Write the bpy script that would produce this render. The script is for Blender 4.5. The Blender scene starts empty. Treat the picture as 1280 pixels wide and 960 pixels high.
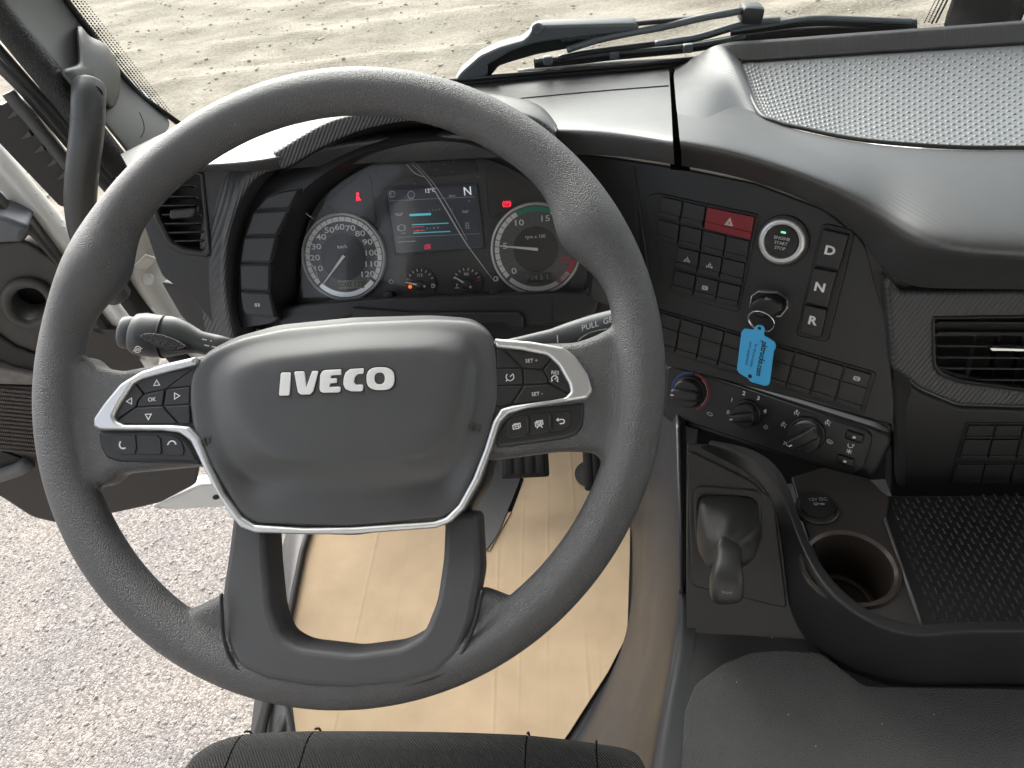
import bpy, bmesh, math, random
from mathutils import Vector, Matrix, noise
random.seed(7)
SC = bpy.context.scene
COL = SC.collection
PI = math.pi
# ------------------------------------------------------------------ camera, sky, sun, exposure
# vehicle space: X to the right, Y forward, Z up, ground at 0; steering wheel centre at (0, 0, 1.90)
CAM = Vector((0.17407, -0.41845, 2.24151))
ROT = Matrix(((0.99392889, 0.06069385, 0.09176936), (0.02949414, 0.65657459, -0.75368422), (-0.10599743, 0.75181518, 0.65079835)))
FPX = 961.0
cd = bpy.data.cameras.new('camera')
cam = bpy.data.objects.new('camera', cd); COL.objects.link(cam)
cam.matrix_world = Matrix.Translation(CAM) @ ROT.to_4x4()
cd.sensor_width = 36.0; cd.lens = FPX / 1280 * 36.0; cd.clip_start = 0.02; cd.clip_end = 500
SC.camera = cam
SUN_EL, SUN_AZ = math.radians(33), math.radians(-29)      # azimuth from +Y (forward) towards +X
w = bpy.data.worlds.new('World'); SC.world = w; w.use_nodes = True
nt = w.node_tree; nt.nodes.clear()
sky = nt.nodes.new('ShaderNodeTexSky'); sky.sky_type = 'NISHITA'; sky.sun_disc = False
sky.sun_elevation = SUN_EL; sky.sun_rotation = SUN_AZ; sky.air_density = 1.0; sky.dust_density = 4.0; sky.ozone_density = 1.0
hs = nt.nodes.new('ShaderNodeHueSaturation'); hs.inputs['Saturation'].default_value = 0.30     # a bright overcast sky
bg = nt.nodes.new('ShaderNodeBackground'); bg.inputs['Strength'].default_value = 0.15
ow = nt.nodes.new('ShaderNodeOutputWorld')
nt.links.new(sky.outputs[0], hs.inputs['Color']); nt.links.new(hs.outputs[0], bg.inputs[0]); nt.links.new(bg.outputs[0], ow.inputs[0])
sl = bpy.data.lights.new('sun', 'SUN'); sl.energy = 1.5; sl.angle = math.radians(70); sl.color = (1.0, 0.96, 0.90)
so = bpy.data.objects.new('sun', sl); COL.objects.link(so)
sd = Vector((math.sin(SUN_AZ) * math.cos(SUN_EL), math.cos(SUN_AZ) * math.cos(SUN_EL), math.sin(SUN_EL)))
so.rotation_euler = (-sd).to_track_quat('-Z', 'Y').to_euler(); so.location = (0, 0, 8)
SC.view_settings.view_transform = 'Standard'; SC.view_settings.look = 'None'; SC.view_settings.gamma = 1.0
SC.view_settings.use_curve_mapping = False; SC.view_settings.exposure = 1.68
SC.render.engine = 'CYCLES'
SC.cycles.use_denoising = True
SC.cycles.max_bounces = 8; SC.cycles.diffuse_bounces = 5; SC.cycles.transparent_max_bounces = 12

# ------------------------------------------------------------------ measuring: a sight line met with a surface of the cab
def ray(px, py): return ROT @ Vector(((px - 640) / FPX, -(py - 480) / FPX, -1.0))
def onX(px, py, x): d = ray(px, py); return CAM + d * ((x - CAM.x) / d.x)
def onY(px, py, y): d = ray(px, py); return CAM + d * ((y - CAM.y) / d.y)
def onZ(px, py, z): d = ray(px, py); return CAM + d * ((z - CAM.z) / d.z)
class Frame:
    """a flat working plane: origin o, axes u (right), v (up), n (towards the viewer)"""
    def __init__(s, o, u, v):
        s.o = Vector(o); s.u = Vector(u).normalized(); n = s.u.cross(Vector(v)).normalized(); s.n = n; s.v = n.cross(s.u).normalized()
        s.mat = Matrix.Translation(s.o) @ Matrix((s.u, s.v, s.n)).transposed().to_4x4()
    def px(s, x, y, h=0.0):
        d = ray(x, y); o = s.o + s.n * h
        p = CAM + d * ((o - CAM).dot(s.n) / d.dot(s.n)) - s.o
        return (p.dot(s.u), p.dot(s.v))
    def w(s, u, v, h=0.0): return s.o + s.u * u + s.v * v + s.n * h
    def pw(s, x, y, h=0.0): a = s.px(x, y, h); return s.w(a[0], a[1], h)
    def up(s, h): return Frame(s.o + s.n * h, s.u, s.v)

# ------------------------------------------------------------------ objects
def thing(name, label, cat, loc=(0, 0, 0), group=None, kind=None):
    o = bpy.data.objects.new(name, None); COL.objects.link(o); o.location = loc; o.empty_display_size = .05
    tag(o, label, cat, group, kind); return o
def tag(o, label=None, cat=None, group=None, kind=None):
    if label: o['label'] = label
    if cat: o['category'] = cat
    if group: o['group'] = group
    if kind: o['kind'] = kind
    return o
def put(name, me, mat=None, parent=None, mw=None):
    """link one mesh object; without mw the vertices are in world space and the origin moves to their middle"""
    if mat is not None and len(me.materials) == 0: me.materials.append(mat)
    o = bpy.data.objects.new(name, me); COL.objects.link(o)
    if mw is None:
        if me.users == 1 and len(me.vertices):
            lo = Vector([min(v.co[i] for v in me.vertices) for i in range(3)]); hi = Vector([max(v.co[i] for v in me.vertices) for i in range(3)])
            c = (lo + hi) / 2; me.transform(Matrix.Translation(-c)); mw = Matrix.Translation(c)
        else: mw = Matrix.Identity(4)
    if parent is not None:
        o.parent = parent; o.matrix_parent_inverse = world_of(parent).inverted()
    o.matrix_basis = mw
    return o
def world_of(o):
    m = o.matrix_basis.copy()
    if o.parent: m = world_of(o.parent) @ o.matrix_parent_inverse @ m
    return m
def mesh_from(verts, faces, smooth=True, name='m'):
    me = bpy.data.meshes.new(name); me.from_pydata([tuple(v) for v in verts], [], faces); me.update()
    if smooth: me.polygons.foreach_set('use_smooth', [True] * len(me.polygons))
    return me
def finish(bm, smooth=True, angle=None):
    bmesh.ops.recalc_face_normals(bm, faces=bm.faces[:])
    me = bpy.data.meshes.new('m'); bm.to_mesh(me); bm.free()
    if smooth: me.polygons.foreach_set('use_smooth', [True] * len(me.polygons))
    if angle is not None: sharp(me, angle)
    return me
def sharp(me, deg):
    """smooth shading that breaks at edges sharper than deg"""
    me.polygons.foreach_set('use_smooth', [True] * len(me.polygons))
    bm = bmesh.new(); bm.from_mesh(me); a = math.radians(deg)
    for e in bm.edges: e.smooth = not (len(e.link_faces) == 2 and e.calc_face_angle(0) > a)
    bm.to_mesh(me); bm.free(); return me
def modified(me, mods, keep=None):
    """apply modifiers [(type, {settings})] to a mesh and return the new mesh"""
    o = bpy.data.objects.new('tmp', me); COL.objects.link(o)
    for t, s in mods:
        m = o.modifiers.new(t, t)
        for k, v in s.items(): setattr(m, k, v)
    dg = bpy.context.evaluated_depsgraph_get(); dg.update()
    r = bpy.data.meshes.new_from_object(o.evaluated_get(dg)); bpy.data.objects.remove(o); bpy.data.meshes.remove(me)
    return r
def round_poly(pts, r, k=5):
    """round the corners of a closed 2-D outline"""
    out = []; n = len(pts)
    for i in range(n):
        p = Vector(pts[i]); a = Vector(pts[i - 1]) - p; b = Vector(pts[(i + 1) % n]) - p
        rr = min(r, a.length * .45, b.length * .45)
        if rr < 1e-6 or a.length < 1e-9 or b.length < 1e-9: out.append((p.x, p.y)); continue
        s = p + a.normalized() * rr; e = p + b.normalized() * rr
        for j in range(k + 1):
            t = j / k; q = s * (1 - t) ** 2 + p * 2 * t * (1 - t) + e * t * t; out.append((q.x, q.y))
    return out
def smooth_poly(pts, n=8, closed=True):
    """Catmull-Rom through 2-D or 3-D points"""
    P = [Vector(p) for p in pts]; m = len(P); out = []
    for i in range(m if closed else m - 1):
        g = lambda j: P[j % m] if closed else P[max(0, min(m - 1, j))]
        a, b, c, d = g(i - 1), g(i), g(i + 1), g(i + 2)
        for j in range(n):
            t = j / n
            out.append(.5 * ((2 * b) + (c - a) * t + (2 * a - 5 * b + 4 * c - d) * t * t + (3 * b - a - 3 * c + d) * t ** 3))
    if not closed: out.append(P[-1])
    return [tuple(v) for v in out]
def plate(loops, depth, bevel=0.0, bres=2, ang=40):
    """solid plate from 2-D loops (first the outline, then holes); front face at z=0, back at -depth"""
    cu = bpy.data.curves.new('c', 'CURVE'); cu.dimensions = '2D'; cu.fill_mode = 'BOTH'
    for lp in loops:
        sp = cu.splines.new('POLY'); sp.points.add(len(lp) - 1)
        for i, p in enumerate(lp): sp.points[i].co = (p[0], p[1], 0, 1)
        sp.use_cyclic_u = True
    cu.extrude = max(depth / 2 - bevel, 1e-5); cu.bevel_depth = bevel; cu.bevel_resolution = bres; cu.offset = -bevel
    o = bpy.data.objects.new('tmp', cu); COL.objects.link(o)
    me = bpy.data.meshes.new_from_object(o); bpy.data.objects.remove(o); bpy.data.curves.remove(cu)
    me.transform(Matrix.Translation((0, 0, -depth / 2))); sharp(me, ang); return me
def text_mesh(s, size, depth=.0003, align='CENTER', sx=1.0, shear=0.0, weight=0.0):
    cu = bpy.data.curves.new('t', 'FONT'); cu.body = s; cu.size = size; cu.extrude = depth / 2; cu.align_x = align; cu.align_y = 'CENTER'
    cu.shear = shear; cu.offset = weight; cu.resolution_u = 3
    o = bpy.data.objects.new('tmp', cu); COL.objects.link(o)
    me = bpy.data.meshes.new_from_object(o); bpy.data.objects.remove(o); bpy.data.curves.remove(cu)
    me.transform(Matrix.Diagonal((sx, 1, 1, 1))); return me
def strokes(lines, wd, depth=.0003):
    """flat marks: polylines of the given width as thin solid ribbons, one mesh"""
    vs = []; fs = []
    for ln in lines:
        ln = [Vector(p).to_2d() for p in ln]; closed = len(ln) > 2 and (ln[0] - ln[-1]).length < 1e-7
        if closed: ln = ln[:-1]
        n = len(ln); b = len(vs)
        for i in range(n):
            a = ln[i - 1] if (i or closed) else ln[i]; c = ln[(i + 1) % n] if (i < n - 1 or closed) else ln[i]
            d1 = (ln[i] - a); d2 = (c - ln[i])
            d1 = d1.normalized() if d1.length else d2.normalized(); d2 = d2.normalized() if d2.length else d1
            t = (d1 + d2); t = t.normalized() if t.length > 1e-6 else d1
            nn = Vector((-t.y, t.x)); k = wd / 2 / max(.5, abs(nn.dot(Vector((-d1.y, d1.x)))))
            for sgn in (1, -1):
                q = ln[i] + nn * k * sgn
                vs += [(q.x, q.y, depth / 2), (q.x, q.y, -depth / 2)]
        for i in range(n if closed else n - 1):
            j = (i + 1) % n; A = b + 4 * i; B = b + 4 * j
            fs += [(A, A + 2, B + 2, B), (A + 1, B + 1, B + 3, A + 3), (A, B, B + 1, A + 1), (A + 2, A + 3, B + 3, B + 2)]
    return mesh_from(vs, fs, False)
def arc(cx, cy, r, a0, a1, n=12, ry=None):
    ry = r if ry is None else ry
    return [(cx + r * math.cos(math.radians(a0 + (a1 - a0) * i / n)), cy + ry * math.sin(math.radians(a0 + (a1 - a0) * i / n))) for i in range(n + 1)]
def box_mesh(sx, sy, sz, bev=0.0, seg=2):
    bm = bmesh.new(); bmesh.ops.create_cube(bm, size=1)
    for v in bm.verts: v.co = Vector((v.co.x * sx, v.co.y * sy, v.co.z * sz))
    if bev: bmesh.ops.bevel(bm, geom=bm.edges[:], offset=bev, segments=seg, affect='EDGES', profile=.5)
    return finish(bm, True, 35)
def tube_mesh(path, rad, n=16, closed=False, caps=True, flat=1.0, upv=None, sq=2.0):
    """tube along 3-D points; rad a number or a list"""
    P = [Vector(p) for p in path]; m = len(P); vs = []; fs = []
    R = rad if isinstance(rad, (list, tuple)) else [rad] * m
    t0 = (P[1] - P[0]).normalized(); up = Vector(upv) if upv else (Vector((0, 0, 1)) if abs(t0.z) < .9 else Vector((1, 0, 0)))
    for i in range(m):
        a = P[i - 1] if (i or closed) else P[i]; c = P[(i + 1) % m] if (i < m - 1 or closed) else P[i]
        t = (c - a).normalized(); s = t.cross(up).normalized(); u2 = s.cross(t).normalized()
        if not upv: up = u2
        for j in range(n):
            an = 2 * PI * j / n; ca, sa = math.cos(an), math.sin(an); ca, sa = math.copysign(abs(ca) ** (2 / sq), ca), math.copysign(abs(sa) ** (2 / sq), sa); vs.append(P[i] + s * R[i] * ca + u2 * R[i] * flat * sa)
    for i in range(m if closed else m - 1):
        k = (i + 1) % m
        for j in range(n): fs.append((i * n + j, i * n + (j + 1) % n, k * n + (j + 1) % n, k * n + j))
    if caps and not closed:
        fs.append(tuple(range(n - 1, -1, -1))); fs.append(tuple((m - 1) * n + j for j in range(n)))
    me = mesh_from(vs, fs); bm = bmesh.new(); bm.from_mesh(me); bmesh.ops.recalc_face_normals(bm, faces=bm.faces[:]); bm.to_mesh(me); bm.free(); return me
def lathe_mesh(prof, n=48, ang=35, closed=True):
    """turn a (radius, height) profile about local z"""
    vs = []; fs = []; m = len(prof)
    for r, h in prof:
        for j in range(n): a = 2 * PI * j / n; vs.append((max(r, 1e-5) * math.cos(a), max(r, 1e-5) * math.sin(a), h))
    for i in range(m - 1):
        for j in range(n): fs.append((i * n + j, i * n + (j + 1) % n, (i + 1) * n + (j + 1) % n, (i + 1) * n + j))
    if closed: fs.append(tuple(range(n - 1, -1, -1))); fs.append(tuple((m - 1) * n + j for j in range(n)))
    me = mesh_from(vs, fs); bm = bmesh.new(); bm.from_mesh(me); bmesh.ops.recalc_face_normals(bm, faces=bm.faces[:]); bm.to_mesh(me); bm.free()
    return sharp(me, ang)
def loft(rows, sub=2, thick=0.0, ang=None, closed=False, cols_closed=False, crease_rows=()):
    """smooth skin over rows of 3-D points (all rows the same length)"""
    n = len(rows[0]); vs = [p for r in rows for p in r]; fs = []
    for i in range(len(rows) - (0 if closed else 1)):
        k = (i + 1) % len(rows)
        for j in range(n - (0 if cols_closed else 1)):
            l = (j + 1) % n; fs.append((i * n + j, i * n + l, k * n + l, k * n + j))
    me = mesh_from(vs, fs); bm = bmesh.new(); bm.from_mesh(me); bmesh.ops.recalc_face_normals(bm, faces=bm.faces[:])
    if crease_rows:
        cl = bm.edges.layers.float.new('crease_edge'); bm.verts.ensure_lookup_table()
        for e in bm.edges:
            a, b = e.verts[0].index, e.verts[1].index
            if a // n == b // n and a // n in crease_rows: e[cl] = crease_rows[a // n] if isinstance(crease_rows, dict) else 1.0
    bm.to_mesh(me); bm.free(); mods = []
    if sub: mods.append(('SUBSURF', dict(levels=sub, render_levels=sub)))
    if thick: mods.append(('SOLIDIFY', dict(thickness=abs(thick), offset=-1 if thick > 0 else 1)))
    if mods: me = modified(me, mods)
    if ang: sharp(me, ang)
    else: me.polygons.foreach_set('use_smooth', [True] * len(me.polygons))
    return me
def toward(me, eye=None):
    """flip an open skin so that its front looks at the cabin"""
    eye = Vector(eye) if eye else CAM
    s = sum((eye - p.center).normalized().dot(p.normal) * p.area for p in me.polygons)
    if s < 0: me.flip_normals()
    return me
def rings_mesh(rings, cap=True, sub=0, ang=None, centre=None):
    """closed loops of equal length joined one after another; the last one is closed with a fan"""
    n = len(rings[0]); vs = [Vector(p) for r in rings for p in r]; fs = []
    for i in range(len(rings) - 1):
        for j in range(n): k = (j + 1) % n; fs.append((i * n + j, i * n + k, (i + 1) * n + k, (i + 1) * n + j))
    if cap:
        last = vs[-n:]; c = Vector(centre) if centre else sum(last, Vector()) / n; vs.append(c); b = (len(rings) - 1) * n
        for j in range(n): fs.append((b + j, b + (j + 1) % n, len(vs) - 1))
    me = mesh_from(vs, fs); bm = bmesh.new(); bm.from_mesh(me); bmesh.ops.recalc_face_normals(bm, faces=bm.faces[:]); bm.to_mesh(me); bm.free()
    if sub: me = modified(me, [('SUBSURF', dict(levels=sub, render_levels=sub))])
    if ang: sharp(me, ang)
    return me
def polar(pts, n, c):
    """resample a closed star-shaped 2-D outline at n equal angles about c"""
    out = []; m = len(pts)
    for k in range(n):
        a = 2 * PI * k / n; d = Vector((math.cos(a), math.sin(a))); best = None
        for i in range(m):
            p = Vector(pts[i]).to_2d() - Vector(c); q = Vector(pts[(i + 1) % m]).to_2d() - Vector(c); e = q - p
            den = d.x * e.y - d.y * e.x
            if abs(den) < 1e-12: continue
            t = (p.x * e.y - p.y * e.x) / den; s = (p.x * d.y - p.y * d.x) / den
            if t > 0 and -1e-6 <= s <= 1 + 1e-6 and (best is None or t > best): best = t
        out.append((c[0] + d.x * (best or 1e-3), c[1] + d.y * (best or 1e-3)))
    return out
def join_meshes(list_me):
    bm = bmesh.new()
    for me in list_me: bm.from_mesh(me)
    r = bpy.data.meshes.new('m'); bm.to_mesh(r); bm.free()
    r.polygons.foreach_set('use_smooth', [True] * len(r.polygons)); return r

# ------------------------------------------------------------------ materials
MATS = {}
def mat(name, col, rough=.5, metal=0.0, spec=.5, bump=None, var=0.0, vscale=40.0, emit=None, coat=0.0, rvar=0.0, sheen=0.0):
    """principled material; bump = (kind, scale, strength, distance) in object metres; var = slight colour unevenness"""
    if name in MATS: return MATS[name]
    m = bpy.data.materials.new(name); m.use_nodes = True; t = m.node_tree; b = t.nodes['Principled BSDF']
    b.inputs['Base Color'].default_value = (*col, 1); b.inputs['Roughness'].default_value = rough; b.inputs['Metallic'].default_value = metal
    b.inputs['Specular IOR Level'].default_value = spec; b.inputs['Coat Weight'].default_value = coat
    if sheen: b.inputs['Sheen Weight'].default_value = sheen
    if emit: b.inputs['Emission Color'].default_value = (*emit[:3], 1); b.inputs['Emission Strength'].default_value = emit[3]
    tc = t.nodes.new('ShaderNodeNewGeometry').outputs['Position']
    if var:
        n = t.nodes.new('ShaderNodeTexNoise'); n.inputs['Scale'].default_value = vscale; n.inputs['Detail'].default_value = 5
        t.links.new(tc, n.inputs['Vector'])
        r = t.nodes.new('ShaderNodeMapRange'); r.inputs[1].default_value = .3; r.inputs[2].default_value = .7; r.inputs[3].default_value = 1 - var; r.inputs[4].default_value = 1 + var
        t.links.new(n.outputs['Fac'], r.inputs[0])
        x = t.nodes.new('ShaderNodeVectorMath'); x.operation = 'SCALE'; x.inputs[0].default_value = col; t.links.new(r.outputs[0], x.inputs['Scale'])
        t.links.new(x.outputs[0], b.inputs['Base Color'])
        if rvar:
            r2 = t.nodes.new('ShaderNodeMapRange'); r2.inputs[1].default_value = .3; r2.inputs[2].default_value = .7; r2.inputs[3].default_value = rough - rvar; r2.inputs[4].default_value = rough + rvar
            t.links.new(n.outputs['Fac'], r2.inputs[0]); t.links.new(r2.outputs[0], b.inputs['Roughness'])
    if bump:
        kind, sc, st, dist = bump
        bn = t.nodes.new('ShaderNodeBump'); bn.inputs['Strength'].default_value = st; bn.inputs['Distance'].default_value = dist
        if kind == 'grain':                         # leather grain: cells with furrows between
            v = t.nodes.new('ShaderNodeTexVoronoi'); v.inputs['Scale'].default_value = sc; v.feature = 'SMOOTH_F1'; v.inputs['Smoothness'].default_value = .3
            nn = t.nodes.new('ShaderNodeTexNoise'); nn.inputs['Scale'].default_value = sc * .35; nn.inputs['Detail'].default_value = 3
            t.links.new(tc, nn.inputs['Vector'])
            ad = t.nodes.new('ShaderNodeVectorMath'); ad.operation = 'MULTIPLY_ADD'; ad.inputs[1].default_value = (1.6 / sc,) * 3
            t.links.new(nn.outputs['Color'], ad.inputs[0]); t.links.new(tc, ad.inputs[2]); t.links.new(ad.outputs[0], v.inputs['Vector'])
            mt = t.nodes.new('ShaderNodeMath'); mt.operation = 'MULTIPLY'; mt.inputs[1].default_value = -1; t.links.new(v.outputs['Distance'], mt.inputs[0]); h = mt.outputs[0]
        elif kind == 'carbon':                      # fine twill: diagonal ribs
            mp = t.nodes.new('ShaderNodeVectorMath'); mp.operation = 'DOT_PRODUCT'; mp.inputs[1].default_value = (sc, sc * .55, -sc * .8); t.links.new(tc, mp.inputs[0])
            s = t.nodes.new('ShaderNodeMath'); s.operation = 'SINE'; t.links.new(mp.outputs['Value'], s.inputs[0]); h = s.outputs[0]
        else:
            nn = t.nodes.new('ShaderNodeTexNoise'); nn.inputs['Scale'].default_value = sc; nn.inputs['Detail'].default_value = 2; t.links.new(tc, nn.inputs['Vector']); h = nn.outputs['Fac']
        t.links.new(h, bn.inputs['Height']); t.links.new(bn.outputs[0], b.inputs['Normal'])
    MATS[name] = m; return m
M_LEATHER = mat('leather_grey', (.056, .057, .060), .43, spec=.85, bump=('grain', 1150, .85, .0007), var=.06)
M_PAD = mat('pad_plastic', (.064, .066, .069), .44, spec=.5, bump=('fine', 1500, .12, .0003), var=.04)
M_SPOKE = mat('spoke_plastic', (.060, .061, .064), .52, bump=('fine', 1800, .22, .0003), var=.04)
M_DASH = mat('dash_plastic', (.018, .0186, .020), .44, bump=('fine', 1400, .22, .0003), var=.06)
M_DARK = mat('dark_plastic', (.015, .015, .016), .43, bump=('fine', 1400, .15, .0003), var=.06)
M_BLACK = mat('black_plastic', (.009, .009, .010), .45)
M_BTN = mat('button_plastic', (.018, .018, .019), .44, bump=('fine', 2000, .12, .0002))
M_CARB = mat('carbon_look', (.046, .047, .049), .42, spec=.95, bump=('carbon', 1500, .22, .00022), var=.06, vscale=11, rvar=.06)
M_CARBF = mat('carbon_face', (.046, .047, .049), .42, bump=('carbon', 1500, .5, .0006), var=.05)
M_SILVER = mat('satin_silver', (.62, .63, .64), .38, metal=.85)
M_CHROME = mat('chrome', (.75, .75, .76), .18, metal=1.0)
M_BADGE = mat('badge_white', (.80, .80, .80), .35, metal=.15)
M_WHITE = mat('white_mark', (.75, .75, .75), .6)
M_GREYMARK = mat('grey_mark', (.28, .28, .28), .6)
M_PAINT = mat('white_paint', (.80, .80, .78), .32, coat=.4, var=.03, vscale=12)
M_GAP = mat('gap_black', (.004, .004, .004), 1.0, spec=0.0)
M_RUBBER = mat('rubber', (.013, .013, .013), .7, bump=('fine', 900, .4, .0008))

# ================================================================== STEERING WHEEL
TAU = math.radians(42)
WC = Vector((0, 0, 1.90))
WF = Frame(WC, (1, 0, 0), (0, math.cos(TAU), math.sin(TAU)))
wheel = thing('steering_wheel', 'large black leather-grained steering wheel with silver V-shaped trim and white lettered hub pad', 'steering wheel', WC)
def wpoly(pts, z, r=0.0):
    q = [WF.px(x, y, z) for x, y in pts]
    return round_poly(q, r) if r else q
def wput(name, me, m, z=0.0, parent=wheel, label=None):
    o = put(name, me, m, parent, WF.mat @ Matrix.Translation((0, 0, z)))
    if label: o['label'] = label
    return o
# rim: a ring that thickens at the thumb grips, fused with the two side spokes and the bottom web
vs = []; fs = []; NA, NB = 240, 24
for i in range(NA):
    a = 2 * PI * i / NA; dg = math.degrees(a); dg = dg - 360 if dg > 180 else dg
    side = abs(dg) if abs(dg) <= 90 else 180 - abs(dg); top = dg > 0
    g = math.exp(-((side - 27) / 8) ** 2) if top else 0
    n2 = math.exp(-((side - 12) / 7) ** 2) if top else 0
    r = .0174 + .0062 * g - .0012 * n2; rc = .2318 - r
    for j in range(NB):
        b = 2 * PI * j / NB; rr = rc + r * math.cos(b)
        vs.append((rr * math.cos(a), rr * math.sin(a), r * 1.02 * math.sin(b)))
for i in range(NA):
    for j in range(NB):
        fs.append((i * NB + j, ((i + 1) % NA) * NB + j, ((i + 1) % NA) * NB + (j + 1) % NB, i * NB + (j + 1) % NB))
ring = mesh_from(vs, fs)
webL = plate([round_poly(wpoly([(62, 455), (109, 444), (122, 458), (150, 463), (250, 443), (262, 441), (268, 586), (240, 583), (200, 587), (146, 592), (131, 607), (72, 612)], .004), .004)], .026, .008, 3)
webR = plate([round_poly(wpoly([(822, 430), (775, 392), (764, 408), (740, 420), (718, 427), (675, 428), (616, 424), (606, 424), (604, 576), (640, 572), (700, 564), (744, 565), (757, 582), (800, 612)], .004), .004)], .026, .008, 3)
webB = plate([round_poly(wpoly([(234, 763), (279, 741), (320, 745), (400, 830), (500, 830), (570, 745), (605, 736), (641, 750), (700, 768), (650, 812), (560, 860), (430, 880), (310, 862), (225, 812), (176, 768)], .002), .003)], .027, .009, 3)
for wb, z in ((webL, .0068), (webR, .0068), (webB, .0062)): wb.transform(Matrix.Translation((0, 0, z)))
rim = modified(join_meshes([ring, webL, webR, webB]), [('REMESH', dict(mode='VOXEL', voxel_size=.0016)), ('SMOOTH', dict(factor=.5, iterations=14))])
rim.polygons.foreach_set('use_smooth', [True] * len(rim.polygons))
wput('rim', rim, M_LEATHER)
# lower U-shaped spoke with its window; it dips towards the hub
def zsp(y): return .0200 - .024 * max(0, (861 - y) / 209) ** 1.3
def sp_poly(pts, r): return round_poly([WF.px(x, y, zsp(y)) for x, y in pts], r)
sp = plate([sp_poly([(290, 640), (284, 690), (276, 745), (281, 800), (298, 834), (330, 849), (380, 858), (430, 861), (500, 855), (546, 843), (573, 818), (590, 780), (602, 715), (598, 640)], .005),
            sp_poly([(330, 648), (332, 700), (338, 765), (350, 797), (372, 809), (440, 817), (500, 809), (530, 792), (546, 752), (554, 700), (556, 648)], .006)], .034, .0045, 3)
y_lo = WF.px(430, 861, .02)[1]; y_hi = WF.px(430, 652, -.004)[1]
for v in sp.vertices: v.co.z -= .024 * max(0, min(1.1, (v.co.y - y_lo) / (y_hi - y_lo))) ** 1.3
wput('lower_spoke', sp, M_SPOKE, .0200)
seam = wpoly([(276, 742), (280, 801), (297, 836), (329, 851), (380, 860), (430, 863), (500, 857), (547, 845), (575, 820), (592, 782), (603, 738)], .0165)
seam = smooth_poly(seam, 5, closed=False)
wput('seam', tube_mesh([(x, y, .0) for x, y in seam], .0014, 6), M_BLACK, .0160)
# hub body behind the pad
hb = plate([round_poly(wpoly([(246, 458), (300, 428), (440, 412), (590, 412), (612, 430), (622, 520), (604, 605), (574, 652), (440, 670), (308, 666), (272, 620), (246, 545)], -.002), .006)], .045, .004)
wput('hub_body', hb, M_BLACK, -.006)
# airbag pad: border, sunken corners and a pillowed middle
outer = [(622, 440), (624, 500), (606, 566), (577, 632), (558, 648), (440, 659), (318, 655), (301, 645), (264, 585), (241, 535), (236, 500), (238, 465), (260, 439), (295, 421), (350, 406), (440, 397), (540, 394), (592, 398), (614, 415)]
inner = [(599, 445), (592, 520), (568, 580), (552, 600), (500, 610), (440, 612), (360, 611), (318, 604), (298, 588), (275, 548), (264, 500), (264, 465), (282, 444), (320, 428), (440, 414), (540, 411), (585, 419)]
pill = [(585, 455), (578, 520), (552, 562), (530, 576), (440, 584), (345, 578), (320, 566), (292, 530), (282, 490), (284, 468), (300, 456), (330, 446), (440, 434), (540, 431), (574, 438)]
NP = 144
c0 = WF.px(432, 520, .01)
def pring(px, z, r, shrink=1.0, bump=None):
    q = polar(round_poly([WF.px(x, y, z) for x, y in px], r), NP, c0); out = []
    for x, y in q:
        x = c0[0] + (x - c0[0]) * shrink; y = c0[1] + (y - c0[1]) * shrink
        out.append((x, y, z + (bump(x, y) if bump else 0)))
    return out
top_y = WF.px(440, 400, .0)[1]
def tilt(x, y):                                   # the top of the pad rolls away from the driver
    k = max(0, (y - (top_y - .026)) / .026); return -.013 * k * k
def corner(x, y):                                  # hollows low on either side of the pillow
    f = 0
    for cx, cy in ((318, 600), (552, 596)):
        q = WF.px(cx, cy, .004); f += math.exp(-(((x - q[0]) / .026) ** 2 + ((y - q[1]) / .016) ** 2))
    return -.0065 * f + tilt(x, y)
PZ = .0065
rings = [pring(outer, -.016, .006), pring(outer, PZ, .006, 1, tilt), pring(outer, .0028 + PZ, .006, .992, tilt), pring(outer, .0040 + PZ, .006, .978, tilt), pring(outer, .0042 + PZ, .006, .95, tilt)]
rings += [pring(inner, .0040 + PZ, .012, 1.02, corner), pring(inner, .0044 + PZ, .012, .98, corner), pring(pill, .0098 + PZ, .014, 1.02, lambda x, y: corner(x, y) * .45 + tilt(x, y) * .5), pring(pill, .0122 + PZ, .014, .95, tilt)]
rings += [pring(pill, .0132 + PZ, .014, s_, tilt) for s_ in (.85, .7, .5, .25)]
padme = rings_mesh(rings, True)
padme = modified(padme, [('SUBSURF', dict(levels=1, render_levels=1))]); padme.polygons.foreach_set('use_smooth', [True] * len(padme.polygons))
pad = wput('hub_pad', padme, M_PAD)
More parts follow.
